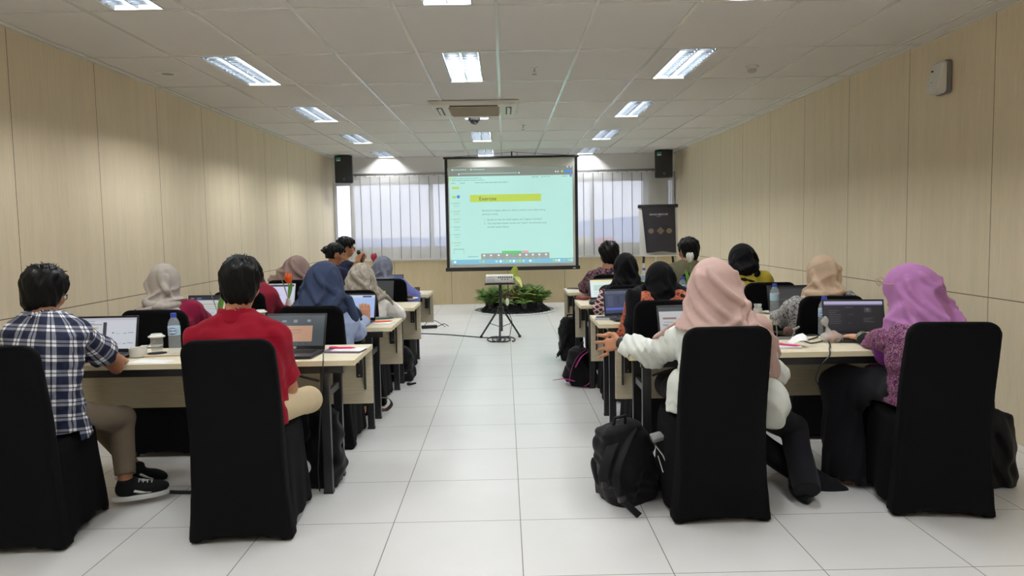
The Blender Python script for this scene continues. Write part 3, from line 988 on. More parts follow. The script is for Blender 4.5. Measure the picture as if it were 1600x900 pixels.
def torso(F, P, fem=True, big=0., k=.05):
    """trunk sections following the lean, plus shoulders"""
    hip, nb = P.hip, P.nb
    H0, H1 = .43, nb[2] + .012
    secs = []
    prof = [(0, .178, .135), (.22, .165, .125), (.42, .152, .115), (.66, .170, .122), (.82, .168, .110), (.92, .120, .085), (1., .062, .062)] if fem else \
           [(0, .172, .135), (.22, .165, .128), (.42, .164, .122), (.66, .186, .128), (.82, .185, .116), (.92, .135, .090), (1., .066, .066)]
    for t, rx, ry in prof:
        z = H0 + (H1 - H0) * t
        c = hip + (nb - hip) * np.clip((z - hip[2]) / (nb[2] - hip[2]), 0, 1) 
        bow = -.030 * math.sin(PI * min(1, max(0, t))) 
        c = c + P.fwd() * (bow + .02 * (1 - t))
        secs.append((z, c[0], c[1], (rx + big) * P.s, (ry + big * .8) * P.s))
    F.loft(secs, P.face, k)
    up = V3(0, 0, 1)
    for s in (P.sl, P.sr):
        a = P.nb + (s - P.nb) * .25 - up * .03
        F.cap(a, s, .055 + big * .5, .055 + big * .5, .05)

def sleeve(F, a, e, w, short, r=(.058, .052, .042), k=.03):
    if short:
        q = a + (e - a) * short
        F.cap(a, q, r[0], r[1] + .006, k, flat=True)
    else:
        q = e + (w - e) * .90
        F.cap(a, e, r[0], r[1], k); F.cap(e, q, r[1], r[2], .02, flat=True)

def legs(F, P, r=(.085, .066, .05), ank=.92):
    for s, kn, an in ((-1, P.kl, P.al), (1, P.kr, P.ar)):
        hp = P.hip + P.side() * s * .085 + V3(0, 0, -.02)
        F.cap(hp, kn, r[0], r[1], .035)
        F.cap(kn, kn + (an - kn) * ank, r[1] * .98, r[2], .02, flat=True)
    F.ell(P.hip + V3(0, 0, -.0), (.165, .14, .085), None, .05)

COUNT = [0]
def carve(F, i):
    """clothes and limbs stop where they press on the chair and the desk top"""
    x, y, a, _ = CHAIRS[i]; a = R(a); c, n = math.cos(a), math.sin(a)
    rx_, ry_ = PROOT[0], PROOT[1]
    X, Y, Z = F.ax[0][:, None, None], F.ax[1][None, :, None], F.ax[2][None, None, :]
    dx, dy = X + (rx_ - x), Y + (ry_ - y)
    u, v = c * dx + n * dy, -n * dx + c * dy
    seat = np.maximum(np.maximum(np.abs(u) - .222, np.abs(v - .285) - .275), Z - .483)
    yc = np.interp(Z, [0, .06, .25, .47, .60, .80, .93], [.035, .035, .03, .02, .0, -.045, -.075]); th = np.interp(Z, [0, .3, .5, .93], [.05, .045, .038, .028]) + .006
    back = np.maximum(np.maximum(np.abs(u) - np.interp(Z, [0, .25, .47, .93], [.238, .218, .210, .207]), np.abs(v - yc) - th), Z - .937)
    d = np.minimum(seat, back)
    if i < 16:
        s = 'L' if i % 4 < 2 and i < 4 or (i >= 4 and i % 4 < 2) else 'R'
        near = NEAR[s][i // 4]; hw = DESK_W[s] / 2 + .003
        top = np.maximum(np.maximum(np.abs(X + (rx_ - DX[s])) - hw, np.abs(Y + (ry_ - near - .28)) - .283), np.abs(Z - .682) - .044)
        d = np.minimum(d, top)
    F.d = np.maximum(F.d, -d).astype('f4')
PROOT = [0, 0]

def bounds(P, lo=None, hi=None):
    pts = np.array([P.hip, P.nb, P.hc, P.sl, P.sr, P.el, P.er, P.wl, P.wr, P.kl, P.kr, P.al, P.ar])
    return pts.min(0) - .22, pts.max(0) + .22

def shoe(P, an, yaw, col, root, sole=None, swoosh=False, laces=False, label=None, pitch=0):
    rot = rotm(rx=R(pitch), rz=yaw)
    rn = np.array(rot)
    c = an + rn @ V3(0, .065, -.052)
    F = SDF(c - .2, c + .2, .0065)
    F.ell(c + rn @ V3(0, .055, .0), (.045, .085, .036), rn, .01)
    F.ell(c + rn @ V3(0, -.06, .012), (.038, .055, .048), rn, .05)
    F.cap(c + rn @ V3(0, -.055, .02), c + rn @ V3(0, -.055, .062), .042, .044, .03, flat=True)
    F.clip(rn @ V3(0, 0, -1), c + rn @ V3(0, 0, -.022))
    o = F.mesh('shoe', col, root)
    if label: o['label'] = label
    m = MB()
    def out(u):
        a = 2 * PI * u
        y = .14 * math.sin(a) ; w = .046 + .006 * math.sin(a)
        x = w * math.cos(a) * (1 if abs(math.cos(a)) > .01 else 1)
        return x, y
    poly = [out(i / 28) for i in range(28)]
    m.prism(poly, lambda u, v: Vector(c) + rot @ Vector((u, v, -.045)), lambda u, v: Vector(c) + rot @ Vector((u, v, -.018)))
    m.build('sole', sole or col, o, bevel=.006)
    if swoosh:
        for sd in (-1, 1):
            m = MB(); pts = []
            for i in range(13):
                t = i / 12
                pts.append((.05 - .115 * t, -.012 + .040 * (1 - t) ** 2.2 * 0 + .034 * t ** 1.6, .004 + .011 * math.sin(PI * min(1, (1 - t) * 1.25)) * (1 - t * .3)))
            vs = []
            for (y, z, wd) in pts:
                xb = sd * (.0455 + .001 - .006 * abs(y) / .06)
                vs += [Vector(c) + rot @ Vector((xb, y, z - wd * .5)), Vector(c) + rot @ Vector((xb * .96, y, z + wd * .5))]
            m.add(vs, [(2 * i, 2 * i + 1, 2 * i + 3, 2 * i + 2) for i in range(12)])
            m.build('side_mark', M_whitep, o, thick=.004)
    if laces:
        m = MB()
        for i in range(4):
            y = -.005 + .02 * i
            m.tube([Vector(c) + rot @ Vector((-.022, y, .044 - .004 * i)), Vector(c) + rot @ Vector((0, y + .004, .053 - .005 * i)), Vector(c) + rot @ Vector((.022, y, .044 - .004 * i))], .0028, 6)
        m.build('laces', M_whitep, o)
    return o

def face_bits(P, root, open_=True):
    for s in (-1, 1):
        c = P.hp(s * .031, .078, -.001)
        MB().ell(c, (.0125, .0125, .0125), 12, 8).build('eye', M_eye, root)
        c2 = P.hp(s * .031, .0868, -.001); MB().ell(c2, (.0055, .0055, .0055), 10, 6).build('iris', M_iris, root)
        m = MB(); m.tube([P.hp(s * .014, .094, .018), P.hp(s * .03, .094, .023), P.hp(s * .048, .084, .019)], [.0032, .004, .002], 6); m.build('eyebrow', M_brow, root)
    m = MB(); m.tube([P.hp(-.022, .091, -.060), P.hp(-.008, .099, -.058), P.hp(.008, .099, -.058), P.hp(.022, .091, -.060)], [.003, .006, .006, .003], 8); m.build('mouth', M_lip, root)

def glasses(P, root, col=None):
    col = col or M_black
    m = MB()
    for s in (-1, 1):
        ring = [P.hp(s * .034 + .024 * math.cos(a), .106, -.002 + .017 * math.sin(a)) for a in [2 * PI * i / 16 for i in range(17)]]
        m.tube(ring, .0022, 6)
        m.tube([P.hp(s * .058, .104, .006), P.hp(s * .078, .06, .006), P.hp(s * .084, -.01, .004)], .0024, 6)
    m.tube([P.hp(-.011, .106, .002), P.hp(0, .109, .005), P.hp(.011, .106, .002)], .0022, 6)
    return m.build('eyeglasses', col, root)

def add_hair(P, root, style='short', h=.006, seed=1):
    F = SDF(P.hc - .22, P.hc + .22, h)
    Rm = P.HR; hp = P.hp
    F.ell(hp(0, -.018, .040), (.088, .106, .092), Rm, .02)
    F.ell(hp(0, -.045, -.020), (.084, .070, .092), Rm, .03)
    if style == 'short': F.ell(hp(0, -.02, .05), (.097, .108, .088), Rm, .03)
    if style == 'short':
        F.ell(hp(.0, .045, .085), (.066, .055, .040), Rm, .03)
    if style == 'bun':
        F.ell(hp(0, -.122, .012), (.046, .044, .046), Rm, .012)
        F.ell(hp(.015, -.162, -.005), (.03, .022, .014), Rm, .01)
    # face and neck stay free
    F.ell(hp(0, .098, -.030), (.085, .072, .098), Rm, .012, 's')
    for s in (-1, 1):
        F.ell(hp(s * .088, .018, -.020), (.030, .034, .052), Rm, .01, 's')
    F.clip(Rm @ V3(0, .25, -1), hp(0, -.06, -.100 if style != 'bun' else -.07))
    Ri = Rm.T
    rg = np.random.RandomState(seed)
    def strands(x, y, z):
        d = np.stack([x - P.hc[0], y - P.hc[1], z - P.hc[2]], -1) @ Rm
        a = np.arctan2(d[..., 0], -d[..., 1])
        top = np.clip(d[..., 2] / .09, -1, 1)
        v = np.sin(a * 34 + 3 * np.sin(d[..., 2] * 40) + 4 * np.sin(a * 5)) * .0022 + np.sin(a * 13 + d[..., 2] * 60 + 1.3) * .0025
        w = waves(seed + 7, 60, .0065)(x, y, z) * np.clip(top + .2, 0, 1)
        return v + (w if style == 'short' else w * .3)
    F.warp(strands)
    o = F.mesh('hair', M_hair, root)
    if style == 'short':
        # loose tufts standing up on the crown
        m = MB(); rd = random.Random(seed)
        for i in range(60):
            a = rd.uniform(-PI, PI); rr = rd.uniform(.1, 1.0) ** .6
            x, y = .072 * rr * math.sin(a), -.02 + .085 * rr * math.cos(a)
            z = .048 + .088 * math.sqrt(max(0, 1 - (x / .096) ** 2 - ((y + .02) / .108) ** 2))
            n = unit(V3(x / .088 ** 2, (y + .018) / .106 ** 2, (z - .04) / .092 ** 2))
            L = rd.uniform(.008, .020) ; d2 = unit(n * .35 + V3(rd.uniform(-.9, .9), rd.uniform(-.6, 1.0), .0))
            m.tube([hp(*(V3(x, y, z) - n * .006)), hp(*(V3(x, y, z) + n * L * .5)), hp(*(V3(x, y, z) + n * L * .6 + d2 * L * .7))], [.0046, .0026, .0004], 5)
        m.build('hair_tuft', M_hair, o)
    return o

def hijab(P, root, m, fem=True, wide=False, sh=.5, tk=.55, ring=False, bottom=.86, front=.80, h=.008, seed=1, full=.0, face=True, tight=False, slope=.0, k=.05, amp=.006, big=.012, tail=None, long_=None):
    lo = np.minimum(P.hc, np.minimum(P.sl, P.sr)) - .27; hi = np.maximum(P.hc, np.maximum(P.sl, P.sr)) + .27
    lo[2] = min(bottom, front) - .06 if long_ is None else long_ - .05; hi[2] = P.hc[2] + .2
    F = SDF(lo, hi, h)
    F.off = .016 + big
    torso(F, P, fem, .0)
    for a, e in ((P.sl, P.el), (P.sr, P.er)):
        F.cap(a, a + (e - a) * sh, .058, .054, .03)
    F.off = 0
    fw = P.fwd()
    X, Y, Z = F.ax[0][:, None, None], F.ax[1][None, :, None], F.ax[2][None, None, :]
    sd = P.side()
    uy = (X - P.nb[0]) * fw[0] + (Y - P.nb[1]) * fw[1]; ux = (X - P.nb[0]) * sd[0] + (Y - P.nb[1]) * sd[1]
    wv = .010 * np.sin(ux * 30 + seed) + .006 * np.sin(uy * 41 + seed)
    cut = np.where(uy < 0, bottom, bottom + (front - bottom) * np.clip(uy / .1, 0, 1)) + slope * ux + wv
    if tight: cut = cut + tk * np.abs(ux) 
    F.d = np.maximum(F.d, cut - Z).astype('f4')
    Rm = P.HR; hp = P.hp
    F.ell(hp(0, -.014, .030), (.092 + full, .112 + full, .103 + full * .5), Rm, .03)
    F.ell(hp(0, .002, -.035), (.080 + full, .096 + full, .10), Rm, .05)
    F.cap(hp(0, -.03, -.04), P.nb + V3(0, 0, .02) - fw * .01, .082 + full, .092 + full, k)
    F.cap(hp(0, .03, -.09), P.nb + fw * .06 - V3(0, 0, .02), .066, .085, k)
    if wide:
        for s_ in (P.sl, P.sr):
            F.cap(hp(0, -.030, -.085), s_ + V3(0, 0, -.02) - fw * .01, .070, .064, .12)
        F.cap(hp(0, -.045, -.01), P.nb - fw * .075 - V3(0, 0, .06), .078, .100, .08)
    if ring:
        F.ell(P.nb + V3(0, 0, .035) + fw * .0, (.122, .118, .050), None, .03)
        F.ell(P.nb + V3(0, 0, -.005) - fw * .02, (.150, .130, .045), None, .03)
    if face:
        F.ell(hp(0, .122, -.022), (.062, .075, .084), Rm, .012, 's')
    rg = np.random.RandomState(seed)
    ph = rg.uniform(0, 6.28, 6)
    nw = waves(seed + 3, 16, .5)
    def folds(x, y, z):
        d = np.stack([x - P.hc[0], y - P.hc[1], z - P.hc[2]], -1) @ Rm
        a = np.arctan2(d[..., 0], -d[..., 1] - .01)
        zz = d[..., 2]
        low = np.clip((.04 - zz) / .13, 0, 1)              # deeper folds lower down
        n = nw(x, y, z)
        u = a * 3.2 + zz * 26 * (1 if seed % 2 else -1) + n * 1.6 + ph[0]
        v = a * 2.1 - zz * 38 + n * 2.2 + ph[1]
        if ring or tight:
            f = (1 - (1 - np.abs(np.sin(v * .75))) ** 1.6) * (.25 + low * 1.3) * amp * 1.5
        else:
            u2 = a * 2.3 + zz * 11 * (1 if seed % 2 else -1) + n * 2.4 + ph[0]
            f = (1 - (1 - np.abs(np.sin(u2))) ** 1.6) * (.45 + low) * amp * 1.8
        back = np.clip(.35 - d[..., 1] / .1, 0, 1)
        return (f - amp * .6) * (.35 + .65 * back) * np.where(zz > .09, .4, 1.0)
    F.warp(folds)
    # crisp creases lying on the cloth
    def surf(a, z):
        t = np.clip((P.hc[2] - z) / max(.05, P.hc[2] - P.nb[2]), -1, 1.6)
        c = P.hc + (P.nb - P.hc) * max(0, t); c = V3(c[0], c[1], z)
        d = -fw * math.cos(a) + sd * math.sin(a)
        for q in np.arange(.30, .03, -.006):
            p = c + d * q; i = np.round((p - F.lo) / F.h).astype(int)
            if (i < 0).any() or (i >= F.d.shape).any(): continue
            if F.d[tuple(i)] < .004: return p - d * .001
        return c + d * .08
    rl = random.Random(seed)
    if ring or tight:
        L = [(-1.5, -.11, 1.4, -.13), (-1.3, -.17, 1.5, -.135), (-1.6, -.14, 1.0, -.19), (1.3, -.17, -.3, -.20), (-.9, .03, -.3, -.12), (.7, .06, .25, -.11), (.1, .10, .8, -.10)]
    else:
        L = [(-1.3, .03, .45, -.25), (-.8, .075, .85, -.22), (-.25, .095, 1.15, -.12), (1.3, .02, -.35, -.23), (.75, .07, .15, -.26), (-1.35, -.05, -.45, -.25), (1.35, -.08, .7, -.22)]
    for (a0, z0, a1, z1) in L:
        a0 += rl.uniform(-.2, .2); a1 += rl.uniform(-.25, .25); z1 += rl.uniform(-.02, .02)
        pts = []
        for j in range(15):
            u = j / 14; b = math.sin(PI * u) * .18 * (1 if a1 > a0 else -1)
            pts.append(surf(a0 + (a1 - a0) * (u ** 1.15) - b, P.hc[2] + z0 + (z1 - z0) * u))
        F.chain(pts, [.003 + .0065 * math.sin(PI * min(1, .12 + .8 * j / 14)) * amp / .01 for j in range(15)], .022)
    carve(F, COUNT[0] - 1)
    return F.mesh('headscarf', m, root)

def person(P, label, sk='tan', fem=True, top=None, bottom=None, short=0, h=.007, seed=1, big=.012, hairdo=None, scarf=None, fold=.004,
           skirt=None, sleeves=True, sr=(.060, .054, .045), feet=True, hand_k={}, curlL=.35, curlR=.35, upL=None, upR=None, bodycut=None,
           toppat=None, hem=.50, topattr=None, specs=False, eyes=True, ankle=.92, spread=1., legr=(.085, .066, .05)):
    root = thing('person', label, 'person', (P.x, P.y, 0), 0)
    lo, hi = bounds(P)
    lo[2] = -.01
    ci = COUNT[0]; COUNT[0] += 1; PROOT[:] = [P.x, P.y]
    # body
    F = SDF(lo, hi, h)
    head_shape(F, P)
    F.cap(P.hp(0, -.018, -.06), P.nb - V3(0, 0, .02), .050 if fem else .056, .056 if fem else .062, .03)
    F.loft([(.47, P.hip[0], P.hip[1], .13, .10), (.72, (P.hip[0] + P.nb[0]) / 2, (P.hip[1] + P.nb[1]) / 2, .11, .08), (P.nb[2] - .06, P.nb[0], P.nb[1], .12, .07), (P.nb[2], P.nb[0], P.nb[1], .06, .05)], P.face, .03)
    for s, (a, e, w, tgt, sd, cu, up) in enumerate(((P.sl, P.el, P.wl, P.hl, 1, curlL, upL), (P.sr, P.er, P.wr, P.hr, -1, curlR, upR))):
        am = 1. if fem else 1.14
        F.cap(a, e, .043 * am, .040 * am, .03); F.cap(e, w, .040 * am, .026 * am, .02)
        hand(F, w, e, tgt, sd, up, 1.0 if fem else 1.06, cu, spread=spread if s == 0 else 1.)
    if bottom or skirt:
        for s, kn, an in ((-1, P.kl, P.al), (1, P.kr, P.ar)):
            hp_ = P.hip + P.side() * s * .08
            F.cap(hp_, kn, .06, .05, .03); F.cap(kn, an, .05, .034, .02)
    carve(F, ci)
    F.mesh('body', skin(sk, {'tan': (176, 124, 92), 'fair': (206, 158, 128), 'brown': (150, 102, 74)}[sk]), root)
    if eyes: face_bits(P, root)
    # upper garment
    if top:
        F = SDF(lo, hi, h)
        torso(F, P, fem, big)
        F.clip((0, 0, -1), (0, 0, hem))
        if not topattr:
            for a, e, w in ((P.sl, P.el, P.wl), (P.sr, P.er, P.wr)):
                sleeve(F, a, e, w, short, sr)
        F.cap(P.nb + V3(0, 0, .1), P.nb - V3(0, 0, .015), .05, .052, .005, 's')
        w1 = waves(seed, 22, fold * 1.5); w2 = waves(seed + 5, 60, fold * .6); w3 = waves(seed + 9, 14, 1.)
        def crease(x, y, z):
            o_ = w1(x, y, z) + w2(x, y, z)
            for a, e, w in ((P.sl, P.el, P.wl), (P.sr, P.er, P.wr)):
                ax_ = unit(w - a); dx, dy, dz = x - e[0], y - e[1], z - e[2]
                pr = dx * ax_[0] + dy * ax_[1] + dz * ax_[2]
                g = np.exp(-(dx * dx + dy * dy + dz * dz) / .014)
                o_ = o_ + g * .0065 * (np.abs(np.sin(62 * pr + 26 * dz + 2.5 * w3(x, y, z))) - .5)
            # drag lines from the armpits and across the back
            tz = (z - P.hip[2]) / (P.nb[2] - P.hip[2])
            o_ = o_ + fold * .55 * np.sin(46 * z + 20 * np.abs((x - P.nb[0])) + 3 * w3(x, y, z)) * np.clip(1 - np.abs(tz - .35) / .4, 0, 1)
            return o_
        F.warp(crease)
        carve(F, ci)
        if topattr:
            fw, sd = P.fwd(), P.side()
            def at_t(V):
                dx = V - np.array(P.nb)
                u = dx @ sd; v = dx @ fw
                sp = np.array(P.hip)[None] + (np.array(P.nb) - np.array(P.hip))[None] * np.clip((V[:, 2:3] - P.hip[2]) / (P.nb[2] - P.hip[2]), 0, 1)
                dd = V - sp; a = np.arctan2(dd @ sd, -(dd @ fw) + .02)
                return np.stack([.155 * a, V[:, 2] + .15 * v, v], 1)
            o = F.mesh('shirt', top, root, attr=at_t)
            for nm, a, e, w in (('sleeve', P.sl, P.el, P.wl), ('sleeve', P.sr, P.er, P.wr)):
                G = SDF(np.minimum(a, e) - .12, np.maximum(a, e) + .12, h)
                sleeve(G, a, e, w, short, (sr[0] - .008, sr[1] + .006, sr[2]))
                G.warp(lambda x, y, z: w1(x, y, z) + w2(x, y, z))
                ax_ = unit(e - a); bx_ = unit(np.cross(ax_, V3(0, 0, 1) if abs(ax_[2]) < .9 else P.fwd())); cx_ = np.cross(ax_, bx_)
                carve(G, ci)
                G.mesh(nm, top, o, attr=lambda V: np.stack([.05 * np.arctan2((V - a) @ cx_, (V - a) @ bx_) + .02, (V - a) @ ax_ + .03, 0 * V[:, 0]], 1))
        else:
            o = F.mesh('top', top, root, pick=toppat)
    # lower garment
    if bottom:
        F = SDF(lo, hi, max(h, .008))
        legs(F, P, legr, ankle)
        F.clip((0, 0, 1), (0, 0, .62))
        w1 = waves(seed + 11, 26, .004)
        F.warp(w1); carve(F, ci)
        F.mesh('trousers', bottom, root)
    if skirt:
        F = SDF(lo - .04, hi + .04, max(h, .010))
        F.ell(P.hip + V3(0, 0, -.02), (.19, .16, .12), None, .05)
        km = (P.kl + P.kr) / 2; am = (P.al + P.ar) / 2
        for kn in (P.kl, P.kr):
            F.cap(P.hip + V3(0, 0, -.01), kn, .12, .108, .06)
            F.cap(kn, am * .4 + (P.al if kn is P.kl else P.ar) * .6 + V3(0, 0, -.03), .112, .172, .07)
        F.clip((0, 0, 1), (0, 0, .66)); F.clip((0, 0, -1), (0, 0, .02))
        kc = (P.kl + P.kr) / 2
        def w1(x, y, z, w0=waves(seed + 11, 20, .008)):
            a = np.arctan2(x - kc[0], y - kc[1] + .1); return w0(x, y, z) + .011 * np.abs(np.sin(a * 9 + z * 5)) * np.clip((.62 - z) / .4, 0, 1)
        F.warp(w1); carve(F, ci)
        F.mesh('skirt', skirt, root)
    if hairdo: add_hair(P, root, hairdo, seed=seed, h=.006)
    if scarf: hijab(P, root, fem=fem, seed=seed, **scarf)
    if specs: glasses(P, root)
    return root
# ------------------------------------------------------------------ clothes
def plaid_mat():
    m = mat('navy_white_plaid', (30, 36, 58), .85, spec=.2); t = NT(m)
    n = t.new('Attribute'); n.attribute_name = 'cloth'
    x = t.sep(n.outputs['Vector'])
    def stripes(v, pitch, w, gap):
        a = t.math('ABSOLUTE', t.math('SUBTRACT', t.math('MODULO', t.math('ADD', v, pitch * 100.5), pitch), pitch / 2))
        return t.math('MULTIPLY', t.math('LESS_THAN', a, gap + w), t.math('GREATER_THAN', a, gap))
    u = stripes(x[0], .072, .0125, .0028); v = stripes(x[1], .068, .0120, .0028)
    s = t.math('ADD', u, v)
    t.l.new(t.ramp(t.math('MULTIPLY', s, .5), [(0, srgb(27, 32, 54)), (.5, srgb(122, 124, 136)), (1, srgb(236, 236, 236))]), t.b.inputs['Base Color'])
    return m
def pattern_mat(name, stops, scale, warp=1.6, kind='noise', rough=.85):
    m = mat(name, (100, 100, 100), rough, spec=.2); t = NT(m); co = t.coord()
    if kind == 'noise':
        f = t.noise(co, scale, 3., .6, warp)
    else:
        n = t.new('TexNoise'); t.l.new(co, n.inputs['Vector']); n.inputs['Scale'].default_value = scale * .5
        vv = t.new('VectorMath', operation='MULTIPLY_ADD'); t.l.new(n.outputs['Color'], vv.inputs[0]); vv.inputs[1].default_value = (.09 * warp,) * 3; t.l.new(co, vv.inputs[2])
        f = t.voronoi(vv.outputs[0], scale, 'DISTANCE_TO_EDGE' if kind == 'edge' else 'F1')
    t.l.new(t.ramp(f, stops), t.b.inputs['Base Color'])
    return m
M_plaid = plaid_mat()
M_rust = pattern_mat('rust_speckled_cloth', [(.38, srgb(70, 30, 24)), (.45, srgb(168, 84, 60)), (.52, srgb(206, 128, 100)), (.57, srgb(150, 68, 50)), (.63, srgb(80, 34, 28))], 40., 1.2)
M_marble = pattern_mat('grey_marbled_cloth', [(.36, srgb(46, 46, 48)), (.46, srgb(120, 118, 118)), (.54, srgb(196, 192, 188)), (.66, srgb(84, 82, 82))], 17., 4.5)
M_batik = pattern_mat('purple_batik_cloth', [(.30, srgb(46, 18, 52)), (.43, srgb(84, 26, 76)), (.465, srgb(190, 150, 170)), (.50, srgb(48, 20, 50)), (.60, srgb(112, 32, 78)), (.64, srgb(186, 150, 160)), (.68, srgb(54, 22, 56))], 26., 3.2)
M_floral = pattern_mat('dark_floral_batik', [(.34, srgb(24, 18, 24)), (.505, srgb(36, 26, 34)), (.53, srgb(176, 132, 142)), (.58, srgb(140, 92, 108)), (.60, srgb(30, 22, 30))], 15., 3.4)
def lattice_mat():
    m = mat('maroon_white_lattice', (104, 24, 46), .85, spec=.2); t = NT(m); x = t.sep(t.coord())
    def z(v, p, w):
        a = t.math('ABSOLUTE', t.math('SUBTRACT', t.math('MODULO', t.math('ADD', v, p * 100), p), p / 2)); return t.math('LESS_THAN', a, w)
    d1 = t.math('ADD', x[2], t.math('MULTIPLY', x[0], .8)); d2 = t.math('SUBTRACT', x[2], t.math('MULTIPLY', x[0], .8))
    g = t.math('MULTIPLY', t.math('MAXIMUM', z(d1, .045, .007), z(d2, .045, .007)), t.math('LESS_THAN', x[2], .88))
    t.l.new(t.mix(g, srgb(92, 20, 42), srgb(222, 208, 206)), t.b.inputs['Base Color'])
    return m
M_lattice = lattice_mat()

# ------------------------------------------------------------------ front row, left
P = Pose(-2.165, 3.60, -22, hc=at(70, 459, 3.74), nb=at(72, 492, 3.67), sl=at(24, 522, 3.60), sr=at(120, 520, 3.70), er=at(187, 572, 3.98), wr=at(128, 517, 3.97),
         hr=at(104, 495, 3.93), el=(-2.40, 3.86, .755), wl=(-2.24, 4.04, .79), kr=at(190, 654, 4.0), ar=at(196, 752, 3.90), kl=at(150, 652, 4.16), al=at(208, 727, 4.20), head=(6, 12, 5))
r = person(P, 'man in navy and white plaid shirt and taupe trousers, elbow on the desk', 'brown', False, top=M_plaid, short=.62, topattr=True, bottom=fab('taupe_trousers', (104, 92, 78)), hairdo='short', seed=3, h=.0065, fold=.005, specs=True, hem=.44, sr=(.066, .062, .05), ankle=.90, big=.018)
G = SDF(P.nb - .14, P.nb + .14, .006)
G.cap(P.nb - V3(0, 0, .04), P.nb + V3(0, 0, .022) + P.fwd() * .012, .098, .080, 0, flat=True); G.cap(P.nb - V3(0, 0, .05), P.nb + V3(0, 0, .09), .074, .066, 0, 's')
c = G.mesh('collar', M_plaid, r, attr=lambda V: np.stack([V[:, 0] + .02, V[:, 2] * 1.0, V[:, 1]], 1))
M_shoe = fab('black_shoe_cloth', (22, 22, 24)); M_sole = mat('white_rubber_sole', (222, 222, 220), .6)
shoe(P, P.ar + V3(0, 0, -.0), R(-62), M_shoe, r, M_sole, True, True)
shoe(P, P.al + V3(0, 0, .01), R(-48), M_shoe, r, M_sole, True, False, pitch=-18)

P = Pose(-1.215, 3.615, -6, hc=at(377, 446, 3.73), nb=at(369, 491, 3.67), sl=at(312, 532, 3.63), sr=at(430, 526, 3.65), er=at(449, 605, 3.74), wr=at(424, 612, 3.88), el=(-1.47, 3.72, .68), wl=(-1.32, 3.84, .64),
         kr=at(482, 624, 3.90), ar=at(405, 652, 4.02), al=(-1.26, 4.12, .10), head=(4, 12, 3))
r = person(P, 'man in red short sleeved shirt and khaki trousers, seen from behind in the left foreground', 'tan', False, top=fab('red_shirt_cloth', (128, 12, 32)), short=.80, bottom=fab('khaki_trousers', (196, 178, 146)), hairdo='short', seed=11, h=.0065, fold=.005, specs=True, hem=.44, sr=(.066, .064, .05), ankle=.86, big=.016)
G = SDF(P.nb - .14, P.nb + .14, .006)
G.cap(P.nb - V3(0, 0, .04), P.nb + V3(0, 0, .026) + P.fwd() * .012, .102, .084, 0, flat=True); G.cap(P.nb - V3(0, 0, .05), P.nb + V3(0, 0, .09), .076, .068, 0, 's')
G.mesh('collar', fab('red_shirt_cloth', (128, 12, 32)), r)
G = SDF(P.hip - .3, P.hip + .3, .008)
hemc = np.array(at(451, 642, 3.86)) - P.root
G.box(hemc, (.012, .05, .055), rotm(rz=R(-20), ry=R(-8)), .008); G.warp(waves(5, 40, .006))
carve(G, COUNT[0] - 1); G.mesh('shirt_hem', pattern_mat('red_batik_trim', [(.4, srgb(150, 20, 40)), (.5, srgb(60, 60, 110)), (.58, srgb(190, 60, 70))], 40.), r)
shoe(P, P.al, R(0), mat('dark_leather', (30, 26, 24), .4), r); shoe(P, P.ar + V3(0, 0, .0), R(80), mat('dark_leather', (30, 26, 24), .4), r, pitch=-20)

# ------------------------------------------------------------------ front row, right
P = Pose(.985, 3.72, 4, hc=at(1112, 446, 3.83), nb=at(1118, 500, 3.75), sl=at(1064, 533, 3.74), sr=at(1178, 530, 3.74), el=at(1018, 553, 3.92), wl=at(973, 537, 4.03), hl=at(938, 540, 4.07), er=at(1212, 585, 3.90), wr=(1.18, 4.10, .765),
         kr=at(1238, 668, 4.00), ar=at(1258, 752, 3.74), kl=(.88, 4.16, .52), al=at(1273, 752, 3.96), head=(6, 16, -3))
M_pink = fab('dusty_pink_scarf_cloth', (196, 166, 158)); M_mint = fab('pale_mint_blouse', (224, 227, 220))
r = person(P, 'woman in long dusty pink headscarf and pale blouse, left arm stretched along the desk', 'tan', True, top=M_mint, bottom=fab('black_wide_trousers', (20, 20, 24)), seed=7, h=.0058, fold=.012, hem=.45, big=.03, sr=(.072, .070, .050), curlL=.32, upL=(-.1, -1., .25), ankle=1.17, spread=6., legr=(.088, .072, .066),
           scarf=dict(m=M_pink, bottom=.86, front=.76, slope=-.25, h=.0075, amp=.010, full=.004, k=.10, wide=True))
for nm, c, rad in (('blouse_fold', at(1060, 622, 3.72), (.062, .10, .15)), ('blouse_fold', at(1204, 632, 3.76), (.090, .12, .135))):
    c = np.array(c) - P.root
    G = SDF(c - .24, c + .24, .008); G.ell(c, rad); G.warp(lambda x, y, z: .013 * np.abs(np.sin(34 * x + 26 * z + 20 * y)) * np.clip((c[2] + .13 - z) / .2, 0.15, 1) + waves(5, 22, .009)(x, y, z)); carve(G, COUNT[0] - 1); G.mesh(nm, M_mint, r)
a = np.array(at(1182, 512, 3.75)) - P.root; b = np.array(at(1207, 582, 3.83)) - P.root
G = SDF(np.minimum(a, b) - .14, np.maximum(a, b) + .14, .008); G.cap(a, b, .075, .046, .01); G.warp(waves(15, 34, .008)); carve(G, COUNT[0] - 1); G.mesh('scarf_end', M_pink, r)
G = SDF(P.wl - .12, P.wl + .12, .005); d = unit(P.wl - P.el); wc = P.wl + d * .012
G.cap(wc - d * .012, wc + d * .012, .034, .033, 0, flat=True); G.clip(-d, wc - d * .013); G.mesh('watch_strap', M_black, r)
MB().box(wc + unit(V3(-.1, -.9, .3)) * .034, (.034, .010, .040), rotm(rz=R(-8), rx=R(-15))).build('watch', M_black, r, bevel=.004)
shoe(P, P.al + V3(0, 0, .0), R(-38), mat('grey_shoe', (142, 146, 152), .7), r, M_sole)
shoe(P, P.ar + V3(0, .02, -.0), R(-8), M_shoe, r)

